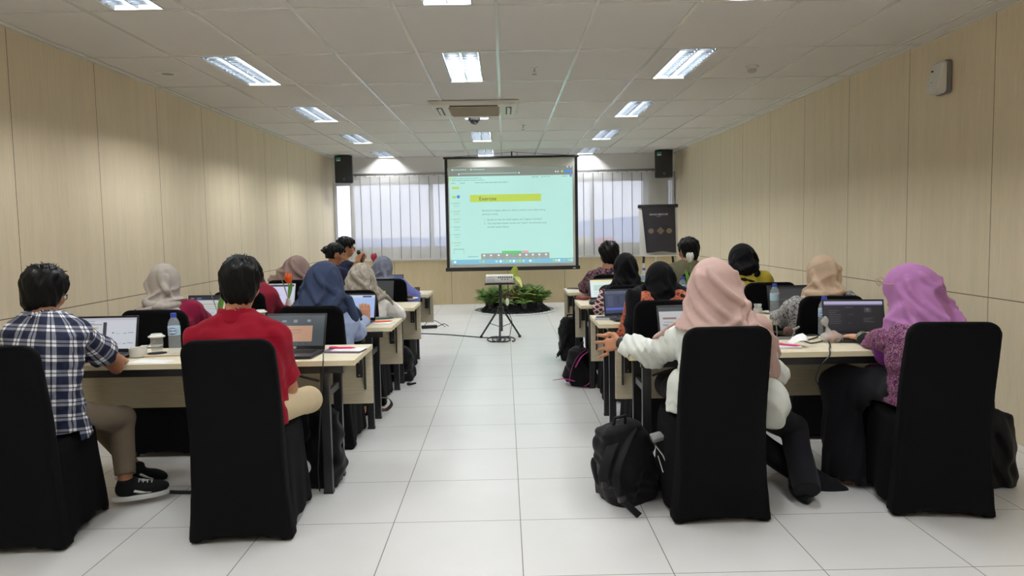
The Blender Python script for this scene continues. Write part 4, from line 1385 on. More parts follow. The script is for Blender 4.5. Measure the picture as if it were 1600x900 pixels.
P = Pose(2.03, 3.72, 26, hc=at(1418, 455, 3.88), nb=at(1438, 500, 3.79), sl=at(1392, 530, 3.86), sr=at(1472, 516, 3.75), el=at(1370, 547, 4.04), wl=at(1347, 527, 4.17), hl=at(1314, 524, 4.30), er=at(1500, 560, 3.86), wr=at(1396, 535, 4.22), hr=at(1350, 512, 4.33),
         kl=at(1318, 606, 4.12), kr=at(1372, 606, 4.20), al=at(1325, 745, 4.02), ar=at(1380, 735, 4.15), head=(48, 26, -4))
M_lilac = fab('orchid_scarf_cloth', (172, 118, 170)); M_plum = fab('plum_inner_scarf', (92, 28, 100))
r = person(P, 'woman in orchid purple headscarf and purple batik top, typing at the right hand laptop', 'fair', True, top=M_batik, skirt=fab('black_long_skirt', (16, 16, 20)), seed=12, h=.0065, fold=.006, hem=.50, short=.95, big=.025, sr=(.080, .088, .08), curlL=.45,
           scarf=dict(m=M_lilac, bottom=.86, front=.92, slope=.05, h=.0075, amp=.012, full=.004, wide=True, sh=.1))
G = SDF(np.minimum(P.el, P.wl) - .15, np.maximum(P.el, P.wl) + .15, .007)
for e, w in ((P.el, P.wl), (P.er, P.wr)):
    G = SDF(np.minimum(e, w) - .15, np.maximum(e, w) + .15, .007); G.cap(e, e + (w - e) * .9, .060, .040, 0, flat=True); G.warp(waves(9, 50, .004)); carve(G, COUNT[0] - 1); G.mesh('inner_sleeve', fab('black_jersey', (15, 15, 18)), r)
G = SDF(P.nb - .25, P.nb + .25, .008)
fw = P.fwd(); G.cap(P.nb + fw * .06 - V3(0, 0, .02), P.nb + fw * .11 - V3(.03, 0, .16), .075, .10, .04); G.warp(waves(8, 30, .006)); carve(G, COUNT[0] - 1); G.mesh('scarf_end', M_plum, r)
d = unit(P.wl - P.el)
for i in (0, 1):
    m = MB(); a = unit(np.cross(d, V3(0, 0, 1))); b = np.cross(a, d); q = P.wl + d * (-.004 + .012 * i)
    m.tube([q + a * .031 * math.cos(t) + b * .029 * math.sin(t) for t in [2 * PI * j / 20 for j in range(21)]], .0045, 8); m.build('bracelet', mat('greenish_silver', (150, 160, 146), .3, metal=.8), r)
m = MB()
G = SDF(np.array(at(1524, 600, 3.72)) - P.root - .22, np.array(at(1524, 600, 3.72)) - P.root + .22, .008); c = np.array(at(1512, 590, 3.76)) - P.root
G.ell(c, (.075, .09, .17)); G.warp(waves(6, 34, .008)); carve(G, COUNT[0] - 1); G.mesh('top_hem', M_batik, r)
# spectacles pushed up on the head
m = MB()
for s in (-1, 1):
    m.tube([P.hp(s * .034 + .024 * math.cos(a), .098, .098 + .020 * math.sin(a)) for a in [2 * PI * i / 16 for i in range(17)]], .0016, 6)
    m.tube([P.hp(s * .058, .096, .095), P.hp(s * .085, .05, .075), P.hp(s * .100, .0, .055)], .0022, 6)
m.build('eyeglasses', mat('gold_wire', (190, 170, 140), .3, metal=.9), r)

# ------------------------------------------------------------------ second row
P = Pose(-2.135, 5.0, -6, hc=at(258, 444, 5.06), nb=at(258, 482, 5.0), sl=at(222, 496, 4.98), sr=at(300, 486, 5.02), er=at(328, 514, 5.18), wr=(-1.98, 5.42, .765), head=(4, 12, 0))
person(P, 'woman in light grey headscarf and maroon top beside the left wall', 'tan', True, top=fab('maroon_cloth', (116, 22, 52)), bottom=fab('dark_trousers', (30, 30, 36)), seed=21, h=.008, fold=.006, big=.022, sr=(.068, .064, .05),
       scarf=dict(m=fab('light_grey_scarf_cloth', (176, 168, 160)), bottom=.915, front=.90, tight=True, h=.0075, amp=.010, ring=True))
P = Pose(-1.165, 5.08, -4, hc=at(509, 440, 5.14), nb=at(507, 486, 5.07), sl=at(463, 502, 5.04), sr=at(540, 496, 5.07), er=at(556, 518, 5.26), wr=at(572, 502, 5.46), hr=at(570, 478, 5.52), head=(-16, 16, 0))
r = person(P, 'woman in navy headscarf and light blue denim shirt, chin on her raised hand', 'tan', True, top=fab('light_denim', (158, 172, 204)), bottom=fab('black_trousers', (20, 20, 24)), seed=22, h=.0075, fold=.006, big=.02, sr=(.066, .062, .050),
       scarf=dict(m=fab('navy_scarf_cloth', (52, 62, 86)), bottom=.90, front=.80, slope=-.05, h=.0075, amp=.010, full=.004, k=.09, wide=True))
G = SDF(P.sr - .25, P.sr + .25, .007); a = np.array(at(545, 468, 5.02)) - P.root; b = np.array(at(553, 496, 5.04)) - P.root
G.chain([a, b], [.030, .036], .01); G.warp(waves(3, 40, .004)); carve(G, COUNT[0] - 1); G.mesh('scarf_end', fab('navy_scarf_cloth', (52, 62, 86)), r)

P = Pose(1.01, 5.0, 5, hc=at(1031, 440, 5.1), nb=at(1032, 464, 5.04), sl=at(995, 473, 5.01), sr=at(1067, 470, 5.02), el=at(976, 530, 5.18), wl=(.86, 5.36, .765), head=(0, 12, 0))
r = person(P, 'woman in black headscarf and rust orange patterned top with a black shawl', 'tan', True, top=M_rust, bottom=fab('black_trousers', (20, 20, 24)), seed=23, h=.0075, fold=.006, big=.022, sr=(.064, .062, .05),
       scarf=dict(m=fab('black_scarf_cloth', (11, 11, 14)), bottom=.985, front=.92, tight=True, tk=1.1, h=.0075, amp=.005, sh=.0))
G = SDF(P.nb + V3(-.4, -.3, -.5), P.nb + V3(.4, .3, .15), .008)
q = lambda x, y, Y: np.array(at(x, y, Y)) - P.root
G.chain([q(1006, 450, 5.10), q(990, 463, 4.99), q(986, 505, 4.93), q(988, 560, 4.96)], [.030, .050, .046, .046], .02)
G.chain([q(1060, 450, 5.10), q(1072, 464, 5.0), q(1078, 500, 5.0)], [.030, .050, .055], .02)
G.warp(lambda x, y, z: .005 * np.sin(95 * x) + waves(8, 26, .005)(x, y, z))
carve(G, COUNT[0] - 1); G.mesh('shawl', fab('black_scarf_cloth', (11, 11, 14)), r)

P = Pose(2.05, 5.08, 6, hc=at(1284, 430, 5.14), nb=at(1284, 466, 5.07), sl=at(1244, 480, 5.06), sr=at(1322, 474, 5.02), el=at(1222, 500, 5.28), wl=at(1238, 494, 5.45), er=(2.30, 5.22, .75), head=(4, 10, 0))
person(P, 'woman in beige headscarf and grey marbled top near the right wall', 'tan', True, top=M_marble, bottom=fab('black_trousers', (20, 20, 24)), seed=25, h=.0075, fold=.007, big=.025, sr=(.070, .072, .06),
       scarf=dict(m=fab('beige_scarf_cloth', (196, 172, 148)), bottom=.93, front=.90, slope=.0, h=.0075, amp=.012, full=.0, ring=True))

# ------------------------------------------------------------------ third row
P = Pose(-2.10, 6.32, -4, hc=at(384, 440, 6.38), sr=at(420, 462, 6.36), er=at(437, 492, 6.52), wr=at(462, 484, 6.74), head=(0, 14, 0))
person(P, 'person in dark maroon long sleeved top, mostly hidden behind the red shirted man', 'tan', True, top=fab('dark_maroon_cloth', (112, 24, 40)), bottom=fab('black_trousers', (20, 20, 24)), seed=31, h=.010, big=.03, sr=(.070, .068, .055),
       scarf=dict(m=fab('dark_maroon_scarf', (84, 22, 36)), bottom=.92, front=.90, tight=True, h=.010))
P = Pose(-1.15, 6.34, -8, al=(-1.28, 6.67, .10), ar=(-1.11, 6.67, .10), kl=(-1.29, 6.76, .53), kr=(-1.09, 6.76, .53), hc=at(566, 436, 6.42), nb=at(562, 470, 6.36), sl=at(532, 482, 6.32), sr=at(594, 474, 6.36), er=at(620, 492, 6.52), wr=at(606, 474, 6.74), head=(-8, 14, 0))
person(P, 'woman in mottled beige grey headscarf and white blouse, behind the woman in navy headscarf', 'tan', True, top=fab('white_blouse', (222, 218, 212)), bottom=fab('black_trousers', (20, 20, 24)), seed=32, h=.009, big=.025, fold=.007, sr=(.070, .070, .056),
       scarf=dict(m=pattern_mat('mottled_scarf_cloth', [(.35, srgb(128, 120, 108)), (.65, srgb(176, 168, 154))], 12.), bottom=.88, front=.80, slope=-.2, h=.009, amp=.012, wide=True, sh=.12))
P = Pose(.98, 6.26, 4, hc=at(977, 420, 6.36), nb=at(977, 446, 6.3), sl=at(950, 460, 6.28), sr=at(1006, 458, 6.28), el=at(939, 482, 6.44), wl=(.86, 6.62, .765), head=(2, 12, 0))
person(P, 'woman in long black headscarf over a maroon top with white lattice sleeves', 'tan', True, top=M_lattice, bottom=fab('black_trousers', (20, 20, 24)), seed=34, h=.009, big=.02, sr=(.064, .062, .055),
       scarf=dict(m=fab('black_scarf_cloth', (11, 11, 14)), bottom=.86, front=.84, h=.009, amp=.008))
P = Pose(2.0, 6.28, 4, hc=at(1158, 406, 6.4), nb=at(1164, 427, 6.32), sl=at(1126, 443, 6.3), sr=at(1193, 438, 6.3), head=(20, 10, 0))
person(P, 'person in black headscarf and mustard yellow top by the right wall', 'tan', True, top=fab('mustard_cloth', (160, 144, 50)), bottom=fab('black_trousers', (20, 20, 24)), seed=35, h=.009, big=.03, sr=(.068, .066, .055),
       scarf=dict(m=fab('black_scarf_cloth', (11, 11, 14)), bottom=1.0, front=.94, slope=.1, h=.009, amp=.010, full=.004, k=.07, tight=True, tk=.1, sh=.0))

# ------------------------------------------------------------------ fourth row
P = Pose(-2.05, 7.66, 0, hc=at(465, 421, 7.74), nb=at(462, 446, 7.68), head=(-10, 12, 0))
person(P, 'woman in mauve brown headscarf by the left wall, behind the orange tulip', 'tan', True, top=fab('mauve_top', (150, 120, 118)), bottom=fab('black_trousers', (20, 20, 24)), seed=41, h=.010, big=.025,
       scarf=dict(m=fab('mauve_scarf_cloth', (140, 118, 112)), bottom=.86, front=.80, h=.009, amp=.014, full=.006, k=.12, wide=True))
P = Pose(-1.16, 7.70, -8, kl=(-1.30, 8.10, .53), kr=(-1.10, 8.10, .53), al=(-1.28, 7.98, .10), ar=(-1.12, 7.98, .10), hc=at(599, 421, 7.78), nb=at(600, 444, 7.71), sl=at(578, 452, 7.68), sr=at(628, 448, 7.72), er=at(648, 465, 7.88), wr=at(640, 458, 8.06), head=(-12, 12, 0))
person(P, 'woman in grey blue headscarf and periwinkle blouse at the farthest left desk', 'tan', True, top=fab('periwinkle_blouse', (128, 138, 208)), bottom=fab('black_trousers', (20, 20, 24)), seed=42, h=.010, big=.03, sr=(.070, .070, .06),
       scarf=dict(m=fab('grey_blue_scarf', (124, 128, 144)), bottom=.935, front=.90, h=.009, amp=.013, ring=True))
P = Pose(1.0, 7.60, 6, hc=at(951, 399, 7.68), nb=at(949, 420, 7.62), sl=at(926, 434, 7.6), sr=at(976, 432, 7.6), el=at(912, 452, 7.8), wl=at(920, 452, 8.02), hl=at(916, 440, 8.1), head=(8, 10, 0))
person(P, 'man in dark batik shirt with pink floral motifs at the farthest right desk', 'brown', False, top=M_floral, short=.9, bottom=fab('black_trousers', (20, 20, 24)), hairdo='short', seed=43, h=.009, sr=(.068, .066, .05), big=.015)
P = Pose(1.84, 7.62, 4, hc=at(1075, 393, 7.70), nb=at(1075, 409, 7.63), sl=at(1046, 424, 7.62), sr=at(1104, 422, 7.62), head=(20, 10, 0))
person(P, 'person with short black hair and olive green top at the farthest right desk', 'tan', False, top=fab('olive_cloth', (92, 88, 68)), bottom=fab('black_trousers', (20, 20, 24)), hairdo='short', seed=44, h=.009, sr=(.066, .062, .05), big=.015)

# ------------------------------------------------------------------ two at the front, facing right
M_navyp = fab('navy_polo', (28, 32, 52))
P = Pose(-1.95, 9.00, -72, hc=at(525, 397, 9.06), nb=at(519, 417, 9.02), head=(-74, 18, 0))
person(P, 'woman with black hair in a bun, in profile facing right, near the window', 'tan', True, top=M_navyp, bottom=fab('black_trousers', (20, 20, 24)), hairdo='bun', seed=51, h=.0065, short=.8)
P = Pose(-1.93, 9.92, -72, hc=at(541, 387, 9.96), nb=at(535, 409, 9.92), er=at(552, 424, 9.75), wr=at(559, 409, 9.70), hr=at(562.5, 399, 9.73), el=at(556, 420, 10.05), wl=at(565, 409, 9.86), hl=at(567, 400, 9.80), head=(-74, 8, 0))
person(P, 'man in navy polo and glasses holding a microphone, in profile by the window', 'tan', False, top=M_navyp, bottom=fab('black_trousers', (20, 20, 24)), hairdo='short', seed=52, h=.0065, short=.8, specs=True, curlR=.9, curlL=.9)
a = at(563.5, 404, 9.76); b = at(559.5, 392, 9.74)
t = thing('microphone', 'black handheld microphone in the hands of the man in profile', 'microphone', a)
d = Vector(b) - Vector(a)
MB().cyl(-d * .6, d * .62, .013, .018).build('handle', M_black, t); MB().ell(d * .82, (.026, .026, .030)).build('head', mat('mic_mesh', (52, 52, 54), .5, metal=.6), t)
# ------------------------------------------------------------------ helpers for small things
DESKZ = .72
def onz(px, py, z=DESKZ):
    d = AX.T @ np.array([(px - 800) / CAM_F, (py - 450) / CAM_F, 1.0])
    q = d * ((z - CAM_Z) / d[2])
    return (float(q[0]), float(q[1]), z)

def glow(name, col, k=1.0, base=.03):
    if name in MATS: return MATS[name]
    m = bpy.data.materials.new(name); m.use_nodes = True
    b = m.node_tree.nodes['Principled BSDF']; c = srgb(*col)
    b.inputs['Base Color'].default_value = tuple(v * base for v in c[:3]) + (1,)
    b.inputs['Roughness'].default_value = .35
    b.inputs['Emission Color'].default_value = c; b.inputs['Emission Strength'].default_value = k
    MATS[name] = m; return m

def lettering(mb, body, size, x, y, z, align='LEFT', rot=None, bold=0., depth=.0006, squash=1.):
    vs, fs = text_mesh(body, size, depth, align, bold)
    out = []
    for v in vs:
        p = Vector((v[0] * squash, v[1], v[2]))
        if rot is not None: p = rot @ p
        out.append(p + Vector((x, y, z)))
    mb.add(out, fs); return mb

# ------------------------------------------------------------------ projection screen
YS = 13.40
x0, x1, zt, zb = -1.005, 1.275, 2.575, .655
t = thing('projection_screen', 'pull down projection screen with black border showing a mint coloured exercise slide', 'projection screen', (.13, YS, zb))
o_ = lambda x: x - .13
MB().bx(o_(x0 - .02), o_(x1 + .02), -.03, .03, zt - zb, zt - zb + .035).build('top_case', M_black, t, bevel=.005)
MB().bx(o_(x0 - .02), o_(x1 + .025), -.035, .035, -.005, .060).build('bottom_bar', M_black, t, bevel=.008)
m = MB(); m.bx(o_(x0), o_(x0 + .05), -.002, .002, .05, zt - zb); m.bx(o_(x1 - .05), o_(x1), -.002, .002, .05, zt - zb)
m.build('black_border', M_black, t, smooth=0)
MB().bx(o_(x0 + .05), o_(x1 - .05), -.001, .001, .05, zt - zb).build('screen_fabric', mat('grey_white_screen_fabric', (214, 214, 207), .8), t, smooth=0)
m = MB(); m.tube([(.02, 0, zt - zb + .03), (.02, 0, H - zb - .01)], .012, 8); m.tube([(o_(x0 + .1), 0, zt - zb + .03), (.02, 0, H - zb - .02), (o_(x1 - .1), 0, zt - zb + .03)], .004, 6)
m.build('hanging_hook', M_black, t)
MB().bx(o_(x1 - .10), o_(x1 - .05), -.0375, -.036, .015, .028).build('name_plate', M_whitep, t, smooth=0)
# the projected picture, laid out in the photograph's own proportions
fx0, fx1, fz0, fz1 = o_(x0 + .05), o_(x1 - .05), .05, zt - zb
def S(u, v):       # u: 50..985, v: 60..840 across the fabric
    return fx0 + (u - 50) / 935. * (fx1 - fx0), fz1 - (v - 60) / 780. * (fz1 - fz0)
SL = [('page', (184, 232, 224), .86), ('chrome', (138, 144, 136), .75), ('bar', (128, 188, 216), .88), ('yellow', (196, 220, 92), .8), ('tool', (158, 162, 158), .85), ('grey_text', (140, 186, 180), .7),
      ('dark_text', (104, 122, 96), .6), ('white_glyph', (236, 250, 246), .9), ('green', (92, 214, 120), .8), ('rose', (226, 176, 190), .8), ('blue', (88, 140, 222), .8), ('paleline', (160, 206, 200), .8)]
smats = [glow('slide_' + n, c, k, .25) for n, c, k in SL]
SI = {n: i for i, (n, c, k) in enumerate(SL)}
m = MB()
def sq(c, u0, v0, u1, v1, lay=1):
    a, b = S(u0, v0); c_, d = S(u1, v1); y = -.0012 - .0005 * lay
    m.mat(SI[c]).quad((a, y, d), (c_, y, d), (c_, y, b), (a, y, b))
sq('chrome', 52, 122, 970, 184, 0); sq('page', 58, 184, 968, 782, 0); sq('bar', 64, 780, 966, 814, 1)
sq('yellow', 212, 316, 735, 368)
for u, v, w in ((80, 137, 110), (232, 137, 90), (140, 165, 420)): sq('paleline', u, v - 3, u + w, v + 3, 1)
for u, v in ((84, 137), (222, 137), (132, 168), (575, 165), (845, 160), (862, 160), (932, 128), (958, 128)): sq('white_glyph', u - 4, v - 5, u + 4, v + 5, 2)
sq('blue', 905, 150, 968, 168, 1); sq('yellow', 886, 152, 900, 166, 2)
sq('yellow', 62, 192, 76, 212); 
for u, v, w in ((82, 198, 215), (82, 212, 240), (75, 232, 30), (140, 232, 38), (250, 230, 245), (670, 196, 46), (740, 194, 60), (890, 194, 45)):
    k = u
    while k < u + w:
        l = 5 + (k * 7 + v) % 13
        sq('grey_text', k, v - 3, min(k + l, u + w), v + 3); k += l + 5
sq('yellow', 80, 258, 132, 272); sq('yellow', 80, 322, 106, 338)
for v in (372, 430, 486, 542, 596, 655):
    sq('paleline', 82, v, 138, v + 4); sq('yellow' if v in (430, 486, 655) else 'paleline', 84, v + 2, 128, v + 6, 2); sq('paleline', 90, v + 20, 130, v + 24); sq('grey_text', 68, v, 72, v + 6)
sq('paleline', 82, 700, 158, 708); sq('grey_text', 156, 700, 158, 740); sq('grey_text', 82, 700, 84, 740); sq('grey_text', 185, 757, 260, 761)
sq('green', 438, 722, 584, 738); sq('rose', 584, 722, 636, 738); sq('tool', 284, 738, 790, 780, 1)
for i, u in enumerate((307, 357, 414, 476, 526, 572, 620, 668, 716, 765)):
    c = 'green' if i == 4 else 'white_glyph'
    a, b = S(u, 752); m.mat(SI[c]).cyl((a, -.0022, b), (a, -.0026, b), .018, n=12); sq('paleline', u - 14, 770, u + 14, 773, 2)
for i, u in enumerate((90, 275, 300, 398, 428, 450, 476, 500, 526, 548, 572, 598, 648, 672, 820, 840, 862, 900, 935, 955)):
    sq(('white_glyph', 'paleline', 'yellow', 'page')[i % 4] if u > 260 else 'white_glyph', u - 8, 788, u + 8, 804, 2)
a, b = S(125, 328); m.mat(SI['blue']).cyl((a, -.002, b), (a, -.0026, b), .028, n=16)
a, b = S(956, 192); m.mat(SI['blue']).cyl((a, -.002, b), (a, -.0026, b), .02, n=16)
m.mat(SI['dark_text']); a, b = S(278, 346); lettering(m, 'Exercise', .088, a, -.0024, b, bold=.0006)
m.mat(SI['grey_text'])
for u, v, s in ((298, 430, 'Berdasarkan kegiatan diskusi ini, diskusi, berikan contoh dalam bidang'), (298, 456, 'pekerjaan masing.'), (335, 496, 'Buatlah list data dan objek kegiatan dari "kegiatan kelompok"'),
                (335, 522, 'Tipe yang dapat dipakai, berikan dari "tujuan" dari pekerjaan yang'), (335, 548, 'memiliki sebuah diskusi.'), (310, 498, '1.'), (310, 522, '2.')):
    a, b = S(u, v); lettering(m, s, .044, a, -.0024, b, bold=.0003, squash=.88)
m.build('projected_slide', smats, t, smooth=0)

# ------------------------------------------------------------------ flip chart easel with a dark printed sheet
YF2 = 12.0
t = thing('flip_chart', 'white flip chart easel with a dark printed sheet, right of the window', 'flip chart', (2.385, YF2, 0))
rt = rotm(rx=R(-6)); zc = 1.30
def fc(mb): return mb.xf(rt, (0, 0, 1.30))
fc(MB()).bx(-.295, .30, .0, .02, -.39, .37).build('board', M_whitep, t, bevel=.004)
fc(MB()).bx(-.31, .31, -.03, .03, .355, .405).build('clamp_bar', M_black, t, bevel=.006)
m = fc(MB())
def sheet(u, v):
    w0 = .255 - .035 * (1 - v); xl = -.255 + .05 * (1 - v) ** 1.0; xr = .262 - .005 * (1 - v)
    x = xl + (xr - xl) * u
    return (x, -.018 - .03 * (1 - v) - .018 * math.sin(PI * u) - .03 * max(0, .12 - u) * 4 * (1 - v), -.338 + .698 * v + .01 * (1 - v) * math.cos(PI * (2 * u - 1)) )
m.grid(sheet, 16, 10)
sh = m.build('printed_sheet', mat('dark_printed_paper', (48, 45, 52), .4, spec=.3), t, smooth=80)
m = fc(MB()); m.mat(0)
lettering(m, 'GRAND MERCURE', .036, 0.0, -.046, .245, 'CENTER', bold=.0006, squash=.98); lettering(m, 'LAMPUNG', .014, 0.0, -.047, .215, 'CENTER')
m.mat(1)
def motif(cx, cz, r, yy):
    for a in range(4):
        an = a * PI / 2 + PI / 4
        m.box((cx + r * .32 * math.cos(a * PI / 2), yy, cz + r * .32 * math.sin(a * PI / 2)), (r * .95, .0012, r * .95), rotm(ry=PI / 4))
motif(.02, -.01, .062, -.064)
for cx in (-.125, .155):
    m.prism([(.042 * math.cos(a * PI / 6) * (1.1 if a % 3 == 0 else 1), .042 * math.sin(a * PI / 6) * (1.0)) for a in range(12)], lambda u, v, cx=cx: (cx + u, -.054, -.01 + v), lambda u, v, cx=cx: (cx + u, -.0555, -.01 + v))
m.build('print', [mat('silver_print', (200, 198, 204), .4), mat('bronze_print', (120, 106, 88), .4)], sh, smooth=0)
for s in (-1, 1):
    l = MB().cyl((s * .22, .03, .95), (s * .27, -.06, .02), .014, n=10).build('leg', mat('white_tube', (220, 220, 216), .4), t)
    MB().cyl((s * .222, .025, .92), (s * .232, .012, .80), .019, n=10).build('clamp', M_black, l)
    MB().cyl((s * .27, -.06, 0), (s * .27, -.06, .03), .018, n=10).build('foot_cap', M_black, l)
l = MB().cyl((0, .04, 1.25), (0, .55, .02), .014, n=10).build('leg', mat('white_tube', (220, 220, 216), .4), t); MB().cyl((0, .55, 0), (0, .55, .03), .018, n=10).build('foot_cap', M_black, l)
fc(MB()).bx(-.24, .24, -.05, .0, -.40, -.388).build('pen_tray', M_whitep, t)

# ------------------------------------------------------------------ projector on its tripod
px_, py_ = -.065, 9.62
t = thing('tripod_stand', 'black tripod stand in the aisle carrying the projector', 'stand', (px_, py_, 0))
MB().bx(-.19, .19, -.14, .14, .690, .703).build('tray', M_blackm, t, bevel=.003)
m = MB().cyl((0, 0, .10), (0, 0, .40), .024).cyl((0, 0, .40), (0, 0, .69), .019); m.build('pole', M_blackm, t)
MB().cyl((0, 0, .345), (0, 0, .405), .036).build('collar', M_black, t)
for fx, fy in ((-.318 - px_, 9.744 - py_), (-.081 - px_, 9.38 - py_), (.169 - px_, 9.734 - py_)):
    l = MB().bar((fx * .12, fy * .12, .37), (fx, fy, .02), .026, .018).build('leg', M_blackm, t, bevel=.002)
    MB().bar((0, 0, .15), (fx * .55, fy * .55, .19), .012, .006).build('brace', M_blackm, l)
    MB().cyl((fx, fy, 0), (fx, fy, .028), .018, n=12).build('rubber_foot', M_black, l)
MB().cyl((0, -.01, .62), (0, -.05, .62), .014, .02).build('knob', M_black, t)
MB().ell((.085, -.10, .475), (.022, .016, .05)).build('hanging_adapter', M_whitep, t)
m = MB(); m.tube([(.09, -.12, .73), (.10, -.14, .60), (.085, -.10, .50), (.09, -.1, .40), (.14, -.06, .22), (.11, -.02, .05), (.06, .0, .012)], .004, 6); m.build('cable', M_cable, t)
t = thing('projector', 'white projector standing on the black tripod stand', 'projector', (px_ - .005, 9.62, .703))
MB().bx(-.172, .172, -.125, .125, .008, .100).build('case', M_whitep, t, bevel=.008)
m = MB()
for i in range(7): m.bx(-.02 + .026 * i, -.002 + .026 * i, -.1262, -.124, .070, .084)
for i in range(3): m.bx(.02 + .034 * i, .04 + .034 * i, -.1262, -.124, .050, .058)
m.mat(1)
for i in range(6): m.bx(-.155, -.06, -.1256, -.124, .024 + .007 * i, .0265 + .007 * i)
m.bx(-.14, -.07, -.1258, -.124, .076, .082)
m.build('rear_panel', [M_black, mat('grey_panel', (170, 170, 168), .5)], t, smooth=0)
for x in (-.15, .15): MB().cyl((x, -.1, 0), (x, -.1, .01), .012, n=10).build('foot', M_black, t)
MB().cyl((.05, .125, .055), (.05, .145, .055), .032).build('lens', M_black, t)

# ------------------------------------------------------------------ plants on a black cloth
random.seed(9)
PC = (.14, 12.90)
cloth = SDF((-.75, -.82, -.01), (.75, .82, .22), .014)
cloth.ell((0, 0, -.02), (.66, .74, .05)); cloth.ell((0.02, .08, .02), (.52, .58, .165), None, .10)
cloth.warp(lambda x, y, z: .007 * np.sin(np.arctan2(y, x) * 22 + 6 * np.sin(z * 40)) + waves(2, 16, .008)(x, y, z)); cloth.clip((0, 0, -1), (0, 0, .002))
t = thing('plant_cloth', 'round black cloth with white scalloped edge spread under the plants', 'cloth', (PC[0], PC[1], 0))
cloth.mesh('cloth', fab('black_cotton', (20, 21, 24)), t)
m = MB()
for i in range(64):
    a0 = 2 * PI * i / 64; pts = []
    for k in range(7):
        a = a0 + 2 * PI / 64 * k / 6; r_ = 1.0 + .035 * math.sin(PI * k / 6)
        pts.append((.655 * r_ * math.cos(a), .735 * r_ * math.sin(a), .013))
    m.tube(pts, .013, 6)
m.build('scalloped_edge', mat('white_lace', (224, 226, 222), .8), t)
def leaf_mat(name, a, b, rough=.45):
    m = mat(name, a, rough, spec=.4); tt = NT(m)
    tt.l.new(tt.ramp(tt.noise(tt.coord(), 22., 2.), [(.35, srgb(*a)), (.65, srgb(*b))]), tt.b.inputs['Base Color']); return m
M_fern = leaf_mat('fern_green', (112, 152, 70), (172, 198, 116)); M_fern2 = leaf_mat('dark_fern_green', (84, 122, 56), (134, 164, 90)); M_croton = leaf_mat('croton_leaf', (128, 70, 54), (150, 128, 70)); M_lime = leaf_mat('lime_leaf', (186, 196, 88), (206, 214, 124))
M_pot = mat('black_pot', (26, 26, 28), .6)
def blade(mb, p, d, L, w, droop, n=7, fold=.25):
    """one curved leaf"""
    p = Vector(p); d = Vector(d).normalized(); up = Vector((0, 0, 1)); s = d.cross(up)
    s = s.normalized() if s.length > 1e-3 else Vector((1, 0, 0)); vs = []
    for i in range(n + 1):
        u = i / n; c = p + d * (L * u) - up * (droop * L * u * u)
        ww = w * math.sin(PI * min(.98, .08 + .92 * u)) ** .8
        vs += [c - s * ww + up * (fold * ww), c, c + s * ww + up * (fold * ww)]
    mb.add(vs, [f for i in range(n) for f in ((3 * i, 3 * i + 1, 3 * i + 4, 3 * i + 3), (3 * i + 1, 3 * i + 2, 3 * i + 5, 3 * i + 4))])
def fern(mb, L, n, rd):
    for i in range(n):
        a = 2 * PI * i / n + rd.uniform(-.3, .3); el = rd.uniform(.5, 1.0) if L < .3 else rd.uniform(.7, 1.35); l = L * rd.uniform(.75, 1.1)
        d = Vector((math.cos(a) * math.cos(el), math.sin(a) * math.cos(el), math.sin(el))); up = Vector((0, 0, 1)); s = d.cross(up).normalized(); pts = []
        dr = rd.uniform(.35, .65)
        for k in range(13):
            u = k / 12; c = Vector((0, 0, .12)) + d * (l * u) - up * (dr * l * u * u); pts.append(c)
            if k > 1:
                lw = l * .26 * math.sin(PI * min(.95, u * .9 + .1)) 
                for sg in (-1, 1): blade(mb, c, s * sg + d * .55 - up * .1, lw, lw * .25, .25, 3)
        mb.tube(pts, .002, 4)
spots = []
for i in range(9):
    a = 2 * PI * i / 9 + .2; spots.append((.44 * math.cos(a), -.0 + .44 * math.sin(a), 'low', .21))
spots += [(-.38, -.08, 'tall', .32), (.36, -.06, 'tall', .34), (-.26, .22, 'tall', .34), (.26, .24, 'tall', .36), (.44, .12, 'tall', .30), (-.44, .14, 'tall', .28), (.10, .3, 'tall', .34), (0.2, -.1, 'tall', .28)]
where = {'low': 'low green fern spilling over the edge of the black cloth under the screen', 'tall': 'taller arching green fern in the planting below the screen'}
for i, (x, y, k, L) in enumerate(spots):
    t = thing('potted_fern', where[k], 'plant', (PC[0] + x, PC[1] + y, .06), 0, 'low ferns on the black cloth' if k == 'low' else 'tall ferns on the black cloth')
    MB().lathe([(.04, 0), (.052, .095), (.048, .095), (.045, .085), (.0001, .08)], n=14).build('pot', M_pot, t)
    m = MB().xf(None, (0, 0, -.03)); fern(m, L * (1.05 if k == 'low' else 1.45), 14 if k == 'low' else 20, random.Random(i)); m.build('foliage', M_fern if (i + (k == 'low')) % 3 else M_fern2, t, smooth=0)
for i, (x, y) in enumerate([(-.14, -.12), (.02, -.16), (.30, -.2), (-.02, .1), (.16, .06), (-.3, .02)]):
    t = thing('potted_croton', 'dark red and bronze leaved plant in the middle of the planting', 'plant', (PC[0] + x, PC[1] + y, .08), 0, 'crotons on the black cloth')
    MB().lathe([(.04, 0), (.052, .095), (.048, .095), (.045, .085), (.0001, .08)], n=14).build('pot', M_pot, t)
    m = MB(); rd = random.Random(40 + i)
    for k in range(26):
        a = rd.uniform(0, 6.28); el = rd.uniform(.3, 1.3); z = rd.uniform(.10, .22)
        blade(m, (0, 0, z), (math.cos(a) * math.cos(el), math.sin(a) * math.cos(el), math.sin(el)), rd.uniform(.10, .17), rd.uniform(.012, .02), .35)
    m.tube([(0, 0, .1), (.005, 0, .25)], .006, 6); m.build('foliage', M_croton, t, smooth=60)
t = thing('lime_leaved_plant', 'plant with large pale lime leaves rising behind the projector', 'plant', (.12, 12.80, .08))
MB().lathe([(.04, 0), (.052, .095), (.048, .095), (.045, .085), (.0001, .08)], n=14).build('pot', M_pot, t)
